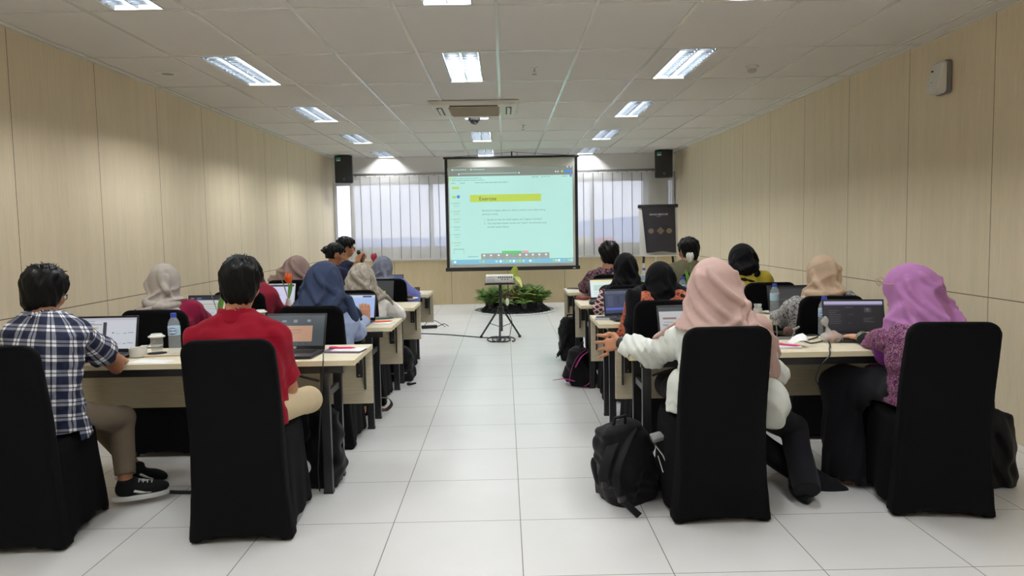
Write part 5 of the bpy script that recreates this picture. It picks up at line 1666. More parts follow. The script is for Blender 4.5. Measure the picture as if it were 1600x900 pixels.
m = MB().tube([(0, 0, .1), (.01, .0, .35), (.015, 0, .48)], .007, 7); m.build('stem', M_fern, t)
for d, L, w, dr, z in (((.14, -.50, 1), .30, .064, .05, .44), ((-.65, -.85, .62), .30, .055, .50, .46), ((.55, -.9, .15), .27, .05, .75, .50), ((-.2, .5, .8), .2, .045, .3, .42)):
    m = MB(); blade(m, (.012, 0, z), d, L, w, dr, 10); m.build('leaf', M_lime, t, smooth=80)

# ------------------------------------------------------------------ laptops
def laptop(pos, yaw, label, w=.34, dep=.235, tilt=18, body=(34, 35, 38), bez=None, ui=(), bright=.9, base_ui=(235, 238, 246), mark=None):
    t = thing('laptop', label, 'laptop', pos, R(yaw))
    mb = mat('laptop_%d_%d_%d' % tuple(body), body, .4, metal=.2); mz = mat('laptop_bezel', (14, 14, 16), .35) if bez is None else mat('bezel_%d' % bez[0], bez, .4)
    b = MB().bx(-w / 2, w / 2, -dep, 0, .003, .018).build('base', mb, t, bevel=.004)
    k = MB()
    for r_ in range(5):
        for c_ in range(14): k.bx(-w * .43 + c_ * w * .0617, -w * .43 + c_ * w * .0617 + w * .052, -.040 - r_ * .0195 - .0155, -.040 - r_ * .0195, .018, .0195)
    k.build('keyboard', M_black, b, smooth=0)
    MB().bx(-w * .15, w * .15, -dep + .015, -dep + .075, .018, .0186).build('touchpad', mat('touchpad_grey', (70, 72, 76), .3), b, smooth=0)
    h = w * .60; rt_ = rotm(rx=R(-tilt))
    lid = MB().xf(rt_, (0, .004, .014)).bx(-w / 2, w / 2, 0, .008, 0, h).build('lid', mb, t, bevel=.003)
    MB().xf(rt_, (0, .004, .014)).bx(-w / 2 + .003, w / 2 - .003, -.0012, 0, .004, h - .003).build('bezel', mz, lid, smooth=0)
    ms = [glow('display_%d_%d_%d' % tuple(base_ui), base_ui, bright)]; m = MB().xf(rt_, (0, .004, .014))
    iw, iz0, iz1 = w / 2 - .010, .022, h - .012
    m.bx(-iw, iw, -.0020, -.0012, iz0, iz1)
    for n_, (u0, v0, u1, v1, c) in enumerate(ui):
        mm = glow('ui_%d_%d_%d' % tuple(c), c, bright)
        if mm not in ms: ms.append(mm)
        y = -.0024 - .00012 * n_
        m.mat(ms.index(mm)).quad((-iw + 2 * iw * u0, y, iz0 + (iz1 - iz0) * v0), (-iw + 2 * iw * u1, y, iz0 + (iz1 - iz0) * v0), (-iw + 2 * iw * u1, y, iz0 + (iz1 - iz0) * v1), (-iw + 2 * iw * u0, y, iz0 + (iz1 - iz0) * v1))
    m.build('display', ms, lid, smooth=0)
    if mark:
        q = MB().xf(rt_, (0, .004, .014)); lettering(q, mark, .016, 0, -.0016, .012, 'CENTER', bold=.0006); q.build('maker_mark', M_whitep, lid, smooth=0)
    MB().cyl((-w * .3, .004, .012), (w * .3, .004, .012), .007, n=8).build('hinge', M_black, t)
    return t
def lp(px, py, Y, *a, **k):
    p = at(px, py, Y); return laptop((p[0], Y, DESKZ), *a, **k)
def lines(u0, u1, v0, v1, n, c, rd=random.Random(2), t=.018):
    o = []
    for i in range(n):
        v = v1 - (v1 - v0) * i / max(1, n - 1); o.append((u0, v - t / 2, u0 + (u1 - u0) * rd.uniform(.45, 1), v + t / 2, c))
    return o
G1 = (150, 152, 162); D1 = (62, 66, 76)
lp(164, 552, 4.27, 1, 'open laptop with white document pages in front of the man in plaid', w=.345, tilt=14, bright=.66, base_ui=(226, 231, 240),
   ui=[(0, .93, 1, 1, (206, 206, 222)), (0, .88, 1, .93, (226, 226, 236)), (.44, 0, .50, .86, D1), (.10, .78, .42, .80, (120, 112, 170)), (.20, .66, .36, .70, (222, 190, 104))] + lines(.08, .3, .83, .9, 2, G1) + [(.60, .50, .63, .53, D1), (.66, .485, .74, .495, G1), (.79, .485, .84, .50, D1), (.87, .50, .96, .52, G1), (.58, .34, .60, .36, G1), (.57, .17, .60, .20, D1), (.65, .155, .76, .165, G1), (.79, .155, .84, .17, D1), (.86, .17, .96, .19, G1)] + lines(.08, .38, .12, .55, 7, (186, 188, 200)))
lp(459, 553, 4.25, -4, 'open dark laptop showing an orange beige panel beside the man in red', w=.345, tilt=20, bright=.62, base_ui=(78, 88, 94), mark='OO',
   ui=[(.10, .14, .80, .66, (214, 168, 140)), (.20, .50, .62, .53, (186, 140, 116)), (.20, .42, .60, .44, (190, 144, 120)), (.2, .36, .5, .38, (190, 144, 120)), (.26, .78, .34, .84, (140, 150, 156)), (.46, .76, .53, .86, (140, 150, 156)), (.70, .78, .76, .86, (150, 160, 164)), (.15, .80, .22, .81, (120, 130, 136))] + [(.2 + .11 * i, .05, .22 + .11 * i, .07, (130, 140, 146)) for i in range(6)])
lp(323, 492, 5.68, -6, 'open laptop with a white page, in front of the woman in light grey headscarf', bright=.72, base_ui=(206, 212, 216), ui=[(0, .84, 1, 1, (40, 44, 66)), (.2, .88, .3, .95, (90, 110, 180)), (.05, .9, .12, .94, (150, 150, 160)), (.1, .64, .9, .68, (206, 170, 110))] + lines(.1, .9, .15, .55, 5, (160, 166, 176)))
lp(552, 500, 5.60, -10, 'open laptop with blue tinted screen in front of the woman in the navy headscarf', w=.33, tilt=14, bright=.85, base_ui=(172, 196, 240), ui=[(0, .88, 1, 1, (206, 214, 236)), (.70, .90, .92, .97, (60, 70, 130)), (.10, .62, .32, .72, (214, 90, 90))] + lines(.1, .8, .2, .5, 5, (140, 160, 206)))
lp(431, 479, 6.90, -4, 'white framed open laptop with a lavender page, behind the orange tulip', w=.33, body=(206, 206, 206), bez=(214, 214, 212), bright=.85, base_ui=(214, 212, 240), ui=[(0, .9, 1, 1, (60, 62, 76))] + lines(.1, .9, .2, .75, 6, (176, 172, 206)))
lp(586, 471, 6.99, -6, 'open black laptop half showing a light page, before the woman in white blouse', w=.33, tilt=14, bright=.8, base_ui=(30, 34, 36), ui=[(.0, .3, .52, .85, (206, 222, 244)), (.66, .36, .72, .5, (60, 150, 80)), (.74, .4, .80, .5, (190, 200, 70)), (.1, .5, .4, .52, (150, 170, 210))])
lp(478, 461, 8.26, 0, 'white laptop in front of the woman in mauve brown headscarf', w=.32, body=(210, 210, 210), bez=(210, 210, 208), bright=.8, base_ui=(210, 216, 226), ui=lines(.1, .9, .2, .8, 5, (150, 160, 176)))
lp(608, 451, 8.30, -4, 'small dark laptop beside the woman in the periwinkle blouse', w=.30, bright=.7, base_ui=(60, 70, 130), ui=[(.1, .2, .9, .6, (100, 110, 180))])
lp(1078, 549, 4.30, 4, 'open laptop with pale page, half hidden by the pink headscarf', w=.345, bright=.7, base_ui=(206, 208, 210), ui=[(0, .86, 1, 1, (70, 74, 80)), (.06, .6, .3, .66, (150, 120, 120)), (.05, .4, .4, .43, (140, 144, 150))] + lines(.08, .9, .15, .5, 4, (150, 152, 160)))
lp(1336, 530, 4.42, -8, 'open dark themed laptop in front of the woman in purple headscarf', w=.345, tilt=16, bright=.62, base_ui=(38, 38, 44),
   ui=[(0, .90, 1, 1, (206, 202, 238)), (0, .86, 1, .90, (120, 116, 160)), (.36, .78, .5, .80, (110, 110, 116)), (.68, .62, .80, .78, (74, 76, 82)), (.72, .66, .76, .76, (110, 112, 118))] + lines(.08, .30, .25, .68, 7, (92, 94, 100)) + lines(.66, .84, .30, .42, 3, (104, 106, 112)) + lines(.40, .50, .25, .55, 2, (84, 86, 92)))
lp(980, 503, 5.58, 10, 'open laptop with dark blue screen left of the woman in rust orange top', w=.33, tilt=16, bright=.7, base_ui=(70, 78, 104), ui=[(0, .86, 1, 1, (96, 104, 130)), (0, .14, 1, .24, (96, 110, 214)), (.3, .4, .8, .76, (60, 66, 92)), (.06, .3, .2, .8, (84, 92, 120))] + lines(.35, .75, .45, .7, 4, (110, 118, 150)))
lp(1237, 493, 5.66, 0, 'open laptop with grey screen beside the water bottle near the right wall', w=.33, bright=.6, base_ui=(74, 76, 80), ui=[(0, .9, 1, 1, (50, 52, 56)), (.2, .7, .28, .76, (176, 60, 70)), (.1, .4, .5, .43, (110, 112, 118))])
lp(950, 474, 6.86, 6, 'open laptop with bright white and green page at the third right desk', w=.32, bright=.9, base_ui=(222, 234, 236), ui=[(0, .9, 1, 1, (236, 226, 150)), (.1, .4, .5, .7, (190, 214, 200))] + lines(.1, .9, .15, .4, 3, (160, 180, 190)))
lp(1112, 474, 6.90, 0, 'dark laptop at the third right desk in front of the mustard topped person', w=.32, bright=.5, base_ui=(90, 96, 106))

# ------------------------------------------------------------------ bottles, glasses, crockery
M_pet = mat('clear_bottle_plastic', (226, 236, 242), .08, alpha=.26, spec=.9)
M_water = mat('drinking_water', (246, 250, 252), .0, trans=1., ior=1.2)
M_cap = mat('blue_bottle_cap', (34, 62, 168), .4); M_lab = mat('pale_blue_bottle_label', (176, 206, 224), .4); M_labb = mat('blue_label_print', (58, 104, 176), .4); M_labw = mat('white_label_print', (236, 240, 246), .4); M_labr = mat('red_label_print', (196, 46, 66), .4)
def make_bottle():
    t = thing('water_bottle', 'x', 'bottle')
    MB().lathe([(.001, .006), (.020, .003), (.029, .0), (.032, .008), (.0325, .03), (.0305, .036), (.0325, .044), (.0325, .066), (.0308, .072), (.0325, .080), (.0315, .095), (.0315, .150), (.032, .158), (.029, .178), (.020, .196), (.0135, .205), (.0135, .214)], n=24).build('bottle_body', M_pet, t)
    MB().lathe([(.0155, .206), (.0155, .226), (.014, .228), (.0001, .228)], n=20).build('cap', M_cap, t)
    lb = MB(); lb.lathe([(.0322, .105), (.0328, .106), (.0328, .156), (.0322, .157)], n=24); lab = lb.build('label', M_lab, t)
    m = MB(); m.mat(0)
    def wrap(x, z, e=.0): return (math.sin(x / .0332) * (.0331 + e), -math.cos(x / .0332) * (.0331 + e), z)
    n = 22
    vs = [wrap(0, .131)] + [wrap(.027 * math.cos(2 * PI * i / n), .131 + .019 * math.sin(2 * PI * i / n)) for i in range(n)]
    m.add(vs, [(0, 1 + i, 1 + (i + 1) % n) for i in range(n)])
    m.mat(1); vs = [wrap(0, .133, .0003)] + [wrap(.023 * math.cos(2 * PI * i / n), .132 + .013 * math.sin(2 * PI * i / n), .0003) for i in range(n)]; m.add(vs, [(0, 1 + i, 1 + (i + 1) % n) for i in range(n)])
    m.mat(0); vs, fs = text_mesh('AQUA', .0150, .0002, 'CENTER', .0004); m.add([wrap(v[0], .132 + v[2], .0007) for v in vs], fs)
    m.build('label_print', [M_labb, M_labw], lab, smooth=0)
    return t
B0 = make_bottle()
BOT = [(274, 553, .72, 'clear water bottle with blue cap at the front left desk, right of the lidded glass'), (1287, 523, .72, 'clear water bottle with blue cap at the front right desk, behind the snack bag'),
       (1210, 492, .72, 'clear water bottle with blue cap on the second right desk beside the marbled sleeve'), (1067, 474, .72, 'clear water bottle with blue cap just left of the pink headscarf'),
       (1083, 483, .72, 'partly hidden water bottle touching the outline of the pink headscarf'), (1006, 463, .72, 'clear water bottle between the two black headscarves on the right, far back')]
for i, (px, py, z, lab) in enumerate(BOT):
    o = B0 if i == 0 else copy_tree(B0)
    o.location = {4: (1.602, 6.60, .72), 5: (1.43, 7.96, .72)}.get(i) or onz(px, py, z); o.rotation_euler = (0, 0, R([6, -30, 70, 20, 50, 10, 0][i])); tag(o, lab, 'bottle', 'blue capped water bottles')
M_cer = mat('white_china', (232, 230, 222), .22, spec=.5); M_gl = mat('clear_tumbler_glass', (226, 230, 230), .05, alpha=.22, spec=.9)
def tumbler(pos, label):
    t = thing('drinking_glass', label, 'glass', pos, 0, 'lidded tumblers')
    MB().lathe([(.027, .002), (.030, .012), (.034, .05), (.0335, .088), (.0318, .088), (.032, .05), (.028, .016), (.001, .012)], n=24).build('tumbler', M_gl, t)
    MB().lathe([(.0001, .0885), (.044, .0885), (.046, .094), (.032, .102), (.028, .108), (.0001, .109)], n=24).build('lid', M_cer, t)
    return t
p = onz(246, 552); tumbler((p[0], p[1], p[2] + .003), 'drinking glass with white lid on a black coaster at the front left desk')
t = thing('coaster', 'round black coaster under the lidded glass at the front left desk', 'coaster', p); MB().lathe([(.050, 0), (.050, .003), (.0001, .003)], n=24).build('disc', M_black, t)
tumbler(onz(408, 507), 'lidded drinking glass glimpsed between the red shirted man and the maroon sleeve')
tumbler(onz(1163, 492), 'drinking glass with white lid on the second right desk beside the pink headscarf')
def bowl(pos, label, s=1.):
    t = thing('sugar_bowl', label, 'bowl', pos)
    MB().lathe([(.034 * s, 0), (.044 * s, .006), (.046 * s, .03 * s), (.046 * s, .052 * s), (.043 * s, .052 * s), (.042 * s, .02 * s), (.0001, .016 * s)], n=28).build('bowl', M_cer, t)
    return t
p = onz(216, 558); t = bowl(p, 'white china bowl with a teaspoon, beside the laptop of the man in plaid')
m = MB(); m.tube([(.02, 0, .03), (.055, .01, .062), (.085, .015, .085)], [.003, .0025, .0035], 6); m.build('teaspoon', M_chrome, t)
p = onz(1184, 489); bowl(p, 'small white china holder with paper sachets on the second right desk', .7)
t = thing('sugar_sachets', 'white paper sachets standing in the small china holder', 'sachets', (p[0], p[1], .731))
for i in range(4): MB().box((-.018 + .012 * i, .002 * (i % 2), .03), (.004, .036, .055), rotm(ry=R(-8 + 6 * i))).build('sachet', mat('white_paper', (236, 236, 234), .7), t, smooth=0)
def plate(pos, r, label):
    t = thing('plate', label, 'plate', pos); MB().lathe([(r * .55, 0), (r * .6, .004), (r * .98, .014), (r, .016), (r * .97, .017), (r * .58, .007), (.0001, .006)], n=32).build('dish', M_cer, t); return t
plate(onz(1206, 494 - 4), .075, 'white plate on the second right desk beside the bottle')
p = onz(640, 468); plate(p, .085, 'white plate at the aisle corner of the third left desk')
t = thing('cake_slice', 'small brown cake slice on the white plate at the third left desk', 'food', (p[0], p[1], p[2] + .007)); MB().bx(-.03, .03, -.02, .02, 0, .03).build('slice', mat('brown_cake', (96, 58, 44), .8, bump=(120, .5)), t, bevel=.006)
p = onz(652, 456); t = thing('cup', 'small brown cup on the farthest left desk', 'cup', p); MB().lathe([(.022, 0), (.03, .01), (.032, .05), (.029, .05), (.026, .012), (.0001, .01)], n=18).build('cup_body', mat('brown_glaze', (90, 60, 50), .3), t)

# ------------------------------------------------------------------ paper, pens, phones
M_paper = mat('white_paper', (236, 236, 234), .7)
def paper(pos, w, d, rz, label, n='paper_sheet', cat='paper', lines_=True, h=.0015):
    t = thing(n, label, cat, pos, R(rz)); m = MB(); m.bx(-w / 2, w / 2, -d / 2, d / 2, 0, h); m.build('sheet', M_paper, t, smooth=0)
    return t
def pen(pos, rz, col, label, L=.145, tilt=0):
    t = thing('pen', label, 'pen', pos, R(rz)); mt = mat('pen_%d_%d_%d' % tuple(col), col, .3)
    MB().cyl((0, 0, .006), (L * .82, 0, .006), .0052, n=10).build('barrel', mt, t); MB().cyl((L * .82, 0, .006), (L, 0, .006), .0052, .0015, n=10).build('tip', mt, t); MB().bx(.004, .045, -.0012, .0012, .0115, .0135).build('clip', mt, t, smooth=0)
p = onz(238, 565); paper(p, .21, .11, -12, 'white paper lying at the desk edge in front of the lidded glass')
p = onz(235, 541); paper((p[0], p[1], .72), .12, .10, 10, 'folded white paper behind the china bowl')
p = onz(240, 559); pen((p[0] - .06, p[1] + .01, .7215), 8, (200, 180, 164), 'pale pencil lying behind the paper at the front left desk', .24)
p = onz(540, 549)
t = thing('notebook', 'grey spiral notebook with white pages at the aisle corner of the front left desk', 'notebook', p, R(-8))
MB().bx(-.10, .10, -.068, .068, 0, .010).build('cover', mat('violet_grey_cover', (110, 96, 120), .5), t, smooth=0); MB().box((.02, .0, .0112), (.17, .125, .002)).build('page', M_paper, t, smooth=0)
m = MB()
for i in range(12): m.tube([(-.10 + .004 * math.cos(a) - .002, -.06 + .011 * i, .006 + .007 * math.sin(a)) for a in [2 * PI * j / 8 for j in range(9)]], .001, 5)
m.build('spiral', M_chrome, t)
p2 = onz(534, 545, .732); pen((p2[0] - .07, p2[1], .7325), -4, (226, 34, 110), 'bright pink pen on the spiral notebook at the front left desk', .15)
p = onz(592, 505); paper(p, .20, .13, -14, 'white sheet at the aisle corner of the second left desk', 'notepad', 'notepad', h=.006)
pen((p[0] - .03, p[1] - .01, .7262), 12, (240, 96, 40), 'orange pen on the white pad at the second left desk', .13)
p = onz(598, 499); t = thing('phone', 'grey green phone lying behind the orange pen', 'phone', (p[0], p[1] + .03, .7262), R(-70)); MB().prism(rrect(.075, .15, .012), lambda u, v: (u, v, 0), lambda u, v: (u, v, .009)).build('phone_body', mat('grey_green_phone', (112, 126, 122), .3), t, bevel=.002); MB().prism(rrect(.02, .03, .006), lambda u, v: (u + .02, v + .05, .009), lambda u, v: (u + .02, v + .05, .011)).build('camera_bump', M_black, t)
p = onz(948, 499); t = thing('phone', 'grey phone on a white charger at the aisle corner of the second right desk', 'phone', (p[0], p[1], .732), R(80)); MB().prism(rrect(.075, .15, .012), lambda u, v: (u, v, 0), lambda u, v: (u, v, .009)).build('phone_body', mat('grey_phone', (120, 122, 130), .25), t, bevel=.002)
MB().prism(rrect(.066, .14, .010), lambda u, v: (u, v, .009), lambda u, v: (u, v, .0096)).build('display', mat('dark_phone_display', (60, 64, 72), .1), t)
t = thing('notebook', 'white and grey pad under the phone on the second right desk', 'notebook', (p[0], p[1], .72), R(-6)); MB().bx(-.085, .085, -.05, .05, 0, .012).build('pad', mat('grey_white_pad', (196, 194, 200), .6), t, bevel=.002)
p = onz(911, 469); t = thing('glasses_case', 'dark red case at the aisle corner of the third right desk', 'case', p, R(-30)); MB().ell((0, 0, .022), (.075, .032, .022)).build('case', mat('dark_red_leather', (120, 40, 44), .4), t)
p = (.775, 6.565, .72); t = thing('power_adapter', 'black adapter box on the third right desk beside the red case', 'adapter', p, R(10)); MB().bx(-.06, .06, -.03, .03, 0, .03).build('brick', M_black, t, bevel=.005)
p = onz(893, 452); paper(p, .16, .11, 10, 'white papers on the aisle corner of the farthest right desk', h=.006); t = thing('phone', 'black phone lying on white papers at the farthest right desk', 'phone', (p[0] + .03, p[1], .7262), R(60)); MB().prism(rrect(.075, .15, .012), lambda u, v: (u, v, 0), lambda u, v: (u, v, .009)).build('phone_body', M_black, t, bevel=.002)
p = onz(658, 459); paper((p[0], p[1] + .02, .72), .14, .12, 0, 'white sheet on the aisle corner of the farthest left desk', h=.004)
p = onz(1212, 529); t = thing('mouse_mat', 'dark grey mat on the front right desk behind the open notebook', 'mat', (p[0], p[1], .72), R(-4)); MB().bx(-.10, .10, -.045, .06, 0, .003).build('pad', mat('dark_grey_rubber', (82, 80, 76), .8), t, smooth=0)
p = onz(1226, 544); t = thing('notebook', 'open white notebook with a raised page at the front right desk', 'notebook', p, R(-3))
MB().bx(-.095, .085, -.03, .055, 0, .010).build('page_block', M_paper, t, bevel=.002)
m = MB(); m.grid(lambda u, v: (.03 + .09 * v + .012 * math.sin(u * 3), -.005 + .09 * u, .012 + .055 * v * (.45 + .55 * u) + .012 * math.sin(PI * v)), 6, 8); m.build('raised_page', M_paper, t, thick=.0008)
p2 = onz(1228, 541, .731); pen((p2[0] - .045, p2[1] + .045, .7325), -40, (206, 52, 120), 'pink pen lying on the open notebook at the front right desk', .14)
p = onz(1236, 526); t = thing('powder_brush', 'round brown brush with pale handle behind the open notebook', 'brush', (p[0], p[1] + .02, .72), R(20)); MB().ell((-.012, 0, .030), (.030, .026, .029)).build('bristles', mat('brown_bristles', (84, 58, 52), .9, bump=(200, .5)), t); MB().cyl((.01, 0, .03), (.075, .01, .05), .008, .006).build('handle', mat('grey_handle', (170, 160, 156), .4), t)
# snack bag
p = onz(1299, 535); t = thing('snack_bag', 'knotted clear plastic bag of orange snacks on the front right desk', 'snack bag', p)
G = SDF((-.1, -.09, -.01), (.1, .09, .16), .005); G.ell((0, 0, .030), (.062, .048, .032), None, .02); G.cap((-.01, 0, .05), (-.022, 0, .09), .022, .008, .02); G.ell((-.036, 0, .115), (.024, .014, .030), None, .01); G.warp(waves(3, 90, .006)); G.clip((0, 0, -1), (0, 0, .001))
G.mesh('plastic_bag', mat('thin_clear_plastic', (236, 232, 226), .25, alpha=.38), t)
rd = random.Random(5)
for i in range(22):
    a = rd.uniform(0, 6.28); r_ = rd.uniform(0, .040)
    m = MB().xf(rotm(rd.uniform(0, 3), rd.uniform(0, 3), rd.uniform(0, 3)), (r_ * math.cos(a), r_ * math.sin(a) * .7, .012 + rd.uniform(0, .034))); m.lathe([(.0001, -.012), (.008, -.004), (.009, .004), (.0001, .012)], n=7); m.build('snack_piece', mat('orange_snack', (206, 132, 84), .8), t)

# ------------------------------------------------------------------ tulips in slim white vases
def tulip(pos, col, label, lean=(0, 0), hh=.34, flower=True):
    t = thing('tulip_vase', label, 'flower', pos)
    MB().lathe([(.020, 0), (.023, .004), (.021, .10), (.017, .10), (.016, .02), (.0001, .015)], n=4 * 5).build('vase', M_cer, t)
    top = Vector((lean[0], lean[1], hh)); mid = Vector((lean[0] * .3, lean[1] * .3, hh * .55))
    pts = [Vector((0, 0, .03)) * (1 - u) ** 2 + mid * 2 * u * (1 - u) + top * u * u for u in [i / 8 for i in range(9)]]
    MB().tube(pts, .0042, 7).build('stem', mat('tulip_green', (96, 150, 50), .5), t)
    for s, L in ((-1, .21), (1, .17)):
        m = MB(); blade(m, (s * .004, 0, .09), (s * .22, -.12, 1), L, .026, .10, 9, .4); m.build('leaf', mat('tulip_green', (96, 150, 50), .5), t, smooth=80)
    if flower:
        mt = mat('tulip_%d_%d' % (col[0], col[2]), col, .5)
        for k in range(6):
            m = MB(); a = k * PI / 3; rr = .034 if k % 2 else .030
            def pet(u, v, a=a, rr=rr):
                an = a + (u - .5) * 1.25 * math.sin(PI * min(.93, v * .85 + .12)); q = rr * (math.sin(PI * min(1, v * .72 + .06)) ** .7)
                return (top[0] + q * math.cos(an), top[1] + q * math.sin(an), hh - .012 + .088 * v)
            m.grid(pet, 6, 8); m.build('petal', mt, t, thick=.0015, smooth=80)
    return t
p = at(451, 478, 6.63); tulip((p[0], 6.63, .72), (240, 104, 40), 'orange tulip in a slim white vase on the third left desk', (.008, 0), .235)
p = at(342, 495, 5.40); tulip((p[0], 5.40, .72), (240, 104, 40), 'tulip whose green leaf shows left of the red shirted man', (.14, .0), .26)
p = at(1079, 470, 6.78); tulip((p[0], 6.78, .72), (236, 236, 230), 'white tulip rising left of the pink headscarf', (-.004, 0), .345)
p = at(577, 450, 8.12); tulip((p[0], 8.12, .72), (176, 40, 60), 'red tulip in a vase behind the grey blue headscarf', (.06, 0), .35)
p = at(1196, 500, 5.3)

# ------------------------------------------------------------------ bags
def strap(t, pts, w, m, name='strap', th=.006):
    mb = MB(); P_ = [Vector(p) for p in pts]
    # smooth through the points
    q = []
    for i in range(len(P_) - 1):
        a, b, c, d = P_[max(i - 1, 0)], P_[i], P_[i + 1], P_[min(i + 2, len(P_) - 1)]
        for k in range(6):
            u = k / 6; q.append(.5 * ((2 * b) + (c - a) * u + (2 * a - 5 * b + 4 * c - d) * u * u + (3 * b - a - 3 * c + d) * u ** 3))
    q.append(P_[-1])
    mb.tube(q, w / 2, 10, flat=th / w)
    return mb.build(name, m, t)
M_nylon = fab('black_nylon', (14, 14, 16), .6, .1, .05); M_mag = fab('magenta_webbing', (150, 46, 108), .7)
def backpack(pos, rz, label, w=.28, d=.17, h=.44, lean=(0, 0), col=None, seed=1, trim=None, straps=True, sag=.02, pocket=True):
    col = col or M_nylon
    t = thing('backpack', label, 'backpack', pos, R(rz))
    G = SDF((-w, -w * .9, -.01), (w, w * .9, h + .08), .008)
    lx, ly = lean
    G.loft([(.0, 0, 0, w * .44, d * .46), (.05, 0, 0, w * .5, d * .52), (h * .4, lx * .4, ly * .4, w * .5, d * .52), (h * .75, lx * .75, ly * .75, w * .46, d * .44), (h * .93, lx * .93, ly * .93, w * .36, d * .32), (h, lx, ly, w * .22, d * .2)], 0, .0, p=3.2)
    G.warp(lambda x, y, z: waves(seed, 20, sag * .45)(x, y, z) + waves(seed + 2, 50, sag * .2)(x, y, z))
    G.clip((0, 0, -1), (0, 0, .003))
    body = G.mesh('bag_body', col, t)
    if pocket:
        G = SDF((-w, -w, -.01), (w, w, h), .008)
        G.loft([(.02, 0, d * .45, w * .38, d * .22), (h * .25, lx * .25, d * .48 + ly * .25, w * .40, d * .25), (h * .5, lx * .5, d * .42 + ly * .5, w * .34, d * .2)], 0, 0, p=3)
        G.warp(waves(seed + 4, 26, sag * .4)); G.mesh('front_pocket', col, t)
    m = MB(); m.tube([(lx - .035, ly - d * .1, h * .97), (lx - .03, ly - d * .15, h + .035), (lx + .03, ly - d * .15, h + .035), (lx + .035, ly - d * .1, h * .97)], .009, 8); m.build('grab_handle', col, t)
    if trim: 
        strap(t, [(w * .30, d * .50, h * .12), (w * .36 + lx * .5, d * .44, h * .5), (w * .25 + lx * .9, d * .3, h * .88)], .03, trim, 'trim'); strap(t, [(-w * .30, d * .50, h * .12), (-w * .36 + lx * .5, d * .44, h * .5), (-w * .25 + lx * .9, d * .3, h * .88)], .03, trim, 'trim')
    return t
# big black backpack on the aisle, straps towards the viewer
t = backpack((.612, 3.85, 0), 24, 'black backpack with loose straps on the floor beside the pink scarfed woman', .30, .22, .43, (-.06, -.03), seed=3, sag=.03)
t.rotation_euler = (R(3), R(-6), R(24)); root_inv = t.matrix_basis.inverted()
Lc = lambda px, py, Y: root_inv @ Vector(at(px, py, Y))
strap(t, [Lc(972, 664, 3.78), Lc(955, 700, 3.66), Lc(944, 735, 3.62), Lc(943, 755, 3.62), Lc(958, 762, 3.68)], .052, M_nylon, 'shoulder_strap', .012)
strap(t, [Lc(990, 668, 3.75), Lc(976, 700, 3.66), Lc(963, 740, 3.60), Lc(968, 775, 3.60), Lc(984, 792, 3.58), Lc(999, 806, 3.565)], .042, M_nylon, 'shoulder_strap', .012)
for a in ((946, 757, 3.61), (972, 780, 3.585)):
    m = MB(); m.box(Lc(*a), (.04, .02, .03)); m.build('buckle', M_black, t, bevel=.004)
m = MB(); q = [Lc(1024, 696, 3.76), Lc(1036, 712, 3.72), Lc(1043, 730, 3.72), Lc(1036, 738, 3.73), Lc(1028, 712, 3.76)]; m.tube(q, .0028, 6); m.build('white_cord', M_whitep, t)
m = MB(); m.box(Lc(1026, 683, 3.78), (.07, .05, .03), rotm(rx=.4)); m.build('side_mesh', mat('silver_grey_net', (150, 150, 150), .5), t, bevel=.01)
t = backpack((.665, 6.71, 0), 75, 'black backpack with magenta trim standing in the aisle on the right', .24, .22, .34, (-.03, .03), seed=5, trim=None, sag=.03)
root_inv = Matrix.LocRotScale(t.location, t.rotation_euler, None).inverted()
strap(t, [Lc(889, 597, 6.56), Lc(893, 577, 6.55), Lc(902, 558, 6.56), Lc(914, 547, 6.62)], .035, M_mag, 'trim'); strap(t, [Lc(899, 574, 6.54), Lc(908, 558, 6.55), Lc(918, 550, 6.60)], .035, M_mag, 'trim')
strap(t, [Lc(898, 596, 6.58), Lc(882, 592, 6.66), Lc(865, 594, 6.84)], .022, M_mag, 'loose_strap'); strap(t, [Lc(926, 594, 6.58), Lc(918, 601, 6.56), Lc(912, 604, 6.56)], .022, M_mag, 'loose_strap')
t = backpack((.68, 8.0, 0), 10, 'plain black backpack in the aisle behind the magenta trimmed one', .25, .2, .44, (-.02, 0), seed=6)
root_inv = Matrix.LocRotScale(t.location, t.rotation_euler, None).inverted()
strap(t, [Lc(893, 508, 8.0), Lc(884, 525, 7.9), Lc(877, 545, 7.9), Lc(871, 556, 8.05)], .035, M_nylon, 'shoulder_strap'); strap(t, [Lc(882, 544, 7.9), Lc(874, 550, 7.92), Lc(870, 558, 8.05)], .03, M_nylon, 'shoulder_strap')
t = backpack((-1.02, 7.07, 0), -4, 'black backpack with white lettering under the third left desk', .32, .18, .325, (0, 0), seed=8)
m = MB(); lettering(m, 'torch', .05, .03, -.104, .20, 'CENTER', rotm(ry=R(-90)), .001); m.build('lettering', M_whitep, t, smooth=0)
m = MB(); m.tube([(-.12, -.112, .09), (0, -.12, .085), (.12, -.112, .09)], .006, 6); m.build('piping', mat('grey_piping', (130, 130, 132), .5), t)
root_inv = Matrix.LocRotScale(t.location, t.rotation_euler, None).inverted()
strap(t, [Lc(632, 580, 6.8), Lc(643, 578, 6.75), Lc(646, 592, 6.8), Lc(636, 600, 6.78), Lc(650, 599, 6.9)], .022, M_nylon, 'loose_strap')
t = backpack((-1.00, 4.17, 0), 0, 'soft black bag on the floor against the aisle leg of the front left desk', .22, .17, .42, (.0, .0), seed=9, sag=.04, pocket=False)
t = backpack((-1.10, 5.78, 0), 10, 'black bag with brown strap loop under the second left desk', .24, .17, .36, (0, 0), seed=10)
root_inv = Matrix.LocRotScale(t.location, t.rotation_euler, None).inverted()
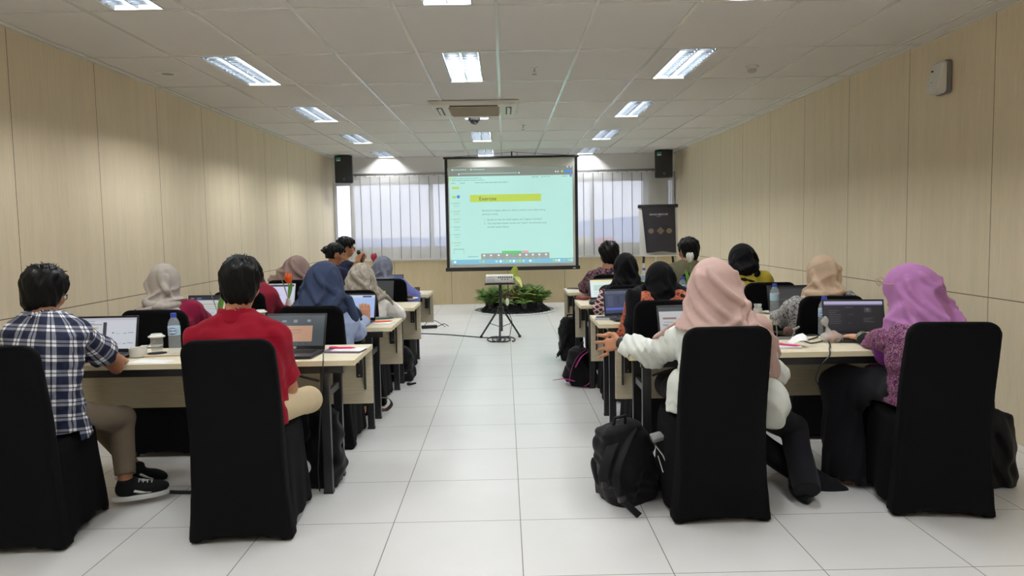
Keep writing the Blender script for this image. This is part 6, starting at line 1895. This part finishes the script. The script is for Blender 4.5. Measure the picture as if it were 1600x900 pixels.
strap(t, [Lc(592, 622, 5.75), Lc(606, 622, 5.78), Lc(612, 631, 5.84), Lc(604, 640, 5.86), Lc(594, 640, 5.84)], .028, mat('brown_leather_strap', (84, 62, 46), .6), 'strap_loop')
t = backpack((2.50, 3.98, 0), -10, 'slumped black bag beside the chair at the right, pale green paper on top', .27, .22, .40, (.0, .0), seed=12, sag=.055)
root_inv = Matrix.LocRotScale(t.location, t.rotation_euler, None).inverted()
strap(t, [Lc(1556, 712, 3.86), Lc(1561, 735, 3.86), Lc(1562, 752, 3.87)], .022, M_nylon, 'loose_strap')
pp = at(1520, 661, 3.98); t = thing('paper_bundle', 'crumpled pale green paper sticking out above the black bag at right', 'paper', (pp[0], pp[1], .39)); m = MB(); m.grid(lambda u, v: (-.05 + .1 * u, .03 * math.sin(u * 5 + v * 3), -.01 + .075 * v + .015 * math.sin(u * 9)), 8, 6); m.build('sheet', mat('pale_green_paper', (196, 206, 160), .7), t, thick=.002)

# ------------------------------------------------------------------ cables
def cable(name, label, pts, r=.005):
    P_ = [Vector(p) for p in pts]; q = []
    for i in range(len(P_) - 1):
        a, b, c, d = P_[max(i - 1, 0)], P_[i], P_[i + 1], P_[min(i + 2, len(P_) - 1)]
        for k in range(8):
            u = k / 8; q.append(.5 * ((2 * b) + (c - a) * u + (2 * a - 5 * b + 4 * c - d) * u * u + (3 * b - a - 3 * c + d) * u ** 3))
    q.append(P_[-1])
    o = MB().tube(q, r, 8).build(name, M_cable); return tag(o, label, 'cable')
f0 = lambda px, py, r=.006: onz(px, py, r)
cable('power_cable', 'thick black cable on the floor beside the plaid man\'s shoes', [f0(215, 765, .01), f0(240, 767, .01), f0(280, 769, .01), f0(330, 768, .01), f0(400, 760, .01)], .010)
cable('floor_cable', 'thin black cable running across the aisle floor to the projector stand', [f0(600, 519), f0(655, 521), f0(700, 523), f0(750, 527), f0(775, 528), f0(784, 529)], .007)
cable('coiled_cable', 'coiled black cable heaped at the foot of the projector stand', [f0(770 + 12 * math.cos(a) + a * 1.2, 530 + 4 * math.sin(a), .008 + .002 * (a / 6.28)) for a in [i * .6 for i in range(34)]], .008)
cable('cord_loop', 'thin black loop of cable on the floor left of the red shirted man\'s chair', [f0(330, 732), f0(306, 733), f0(300, 742), f0(312, 746), f0(335, 742)], .005)
cable('dangling_cable', 'thin black cable dangling from the front right desk edge', [onz(1285, 522, .726), onz(1296, 536, .726), onz(1296, 545, .730), at(1296, 556, 3.922), at(1282, 572, 3.92), at(1275, 592, 4.06), at(1280, 602, 4.2), at(1290, 612, 4.3)], .004)
cable('charger_tangle', 'tangle of thin black leads on the desk behind the snack bag', [onz(1245, 533, .726), onz(1262, 531, .726), onz(1278, 526, .728), onz(1268, 523, .73), onz(1252, 527, .728), onz(1266, 536, .726), onz(1290, 531, .726), onz(1296, 527, .726)], .004)
cable('laptop_lead', 'thin dark lead hanging down the front left desk beside the laptop', [onz(505, 553, .726), onz(505, 562, .726), at(504.5, 572, 3.938), at(503, 600, 3.935), at(500, 660, 3.99), at(497, 735, 4.0), at(500, 768, 4.02)], .003)
cable('lanyard', 'pale cord loop hanging over the second right desk edge below the marbled sleeve', [at(1208, 500, 5.20), at(1207, 515, 5.195), at(1210, 528, 5.195), at(1214, 524, 5.195), at(1213, 510, 5.195), at(1211, 500, 5.20)], .004)
bpy.data.objects['lanyard'].data.materials[0] = mat('grey_cord', (170, 168, 162), .7)
p = onz(672, 513, 0); t = thing('power_strip', 'black adapter with cords on the floor right of the left desks', 'adapter', p, R(12)); MB().bx(-.12, .10, -.03, .03, 0, .045).build('brick', M_black, t, bevel=.008)
m = MB(); m.tube([(.10, 0, .02), (.2, -.02, .06), (.26, .0, .02)], .006, 6); m.tube([(-.10, 0, .02), (0, .06, .12), (.1, .05, .09), (.22, .02, .01)], .005, 6); m.build('cord', M_cable, t)
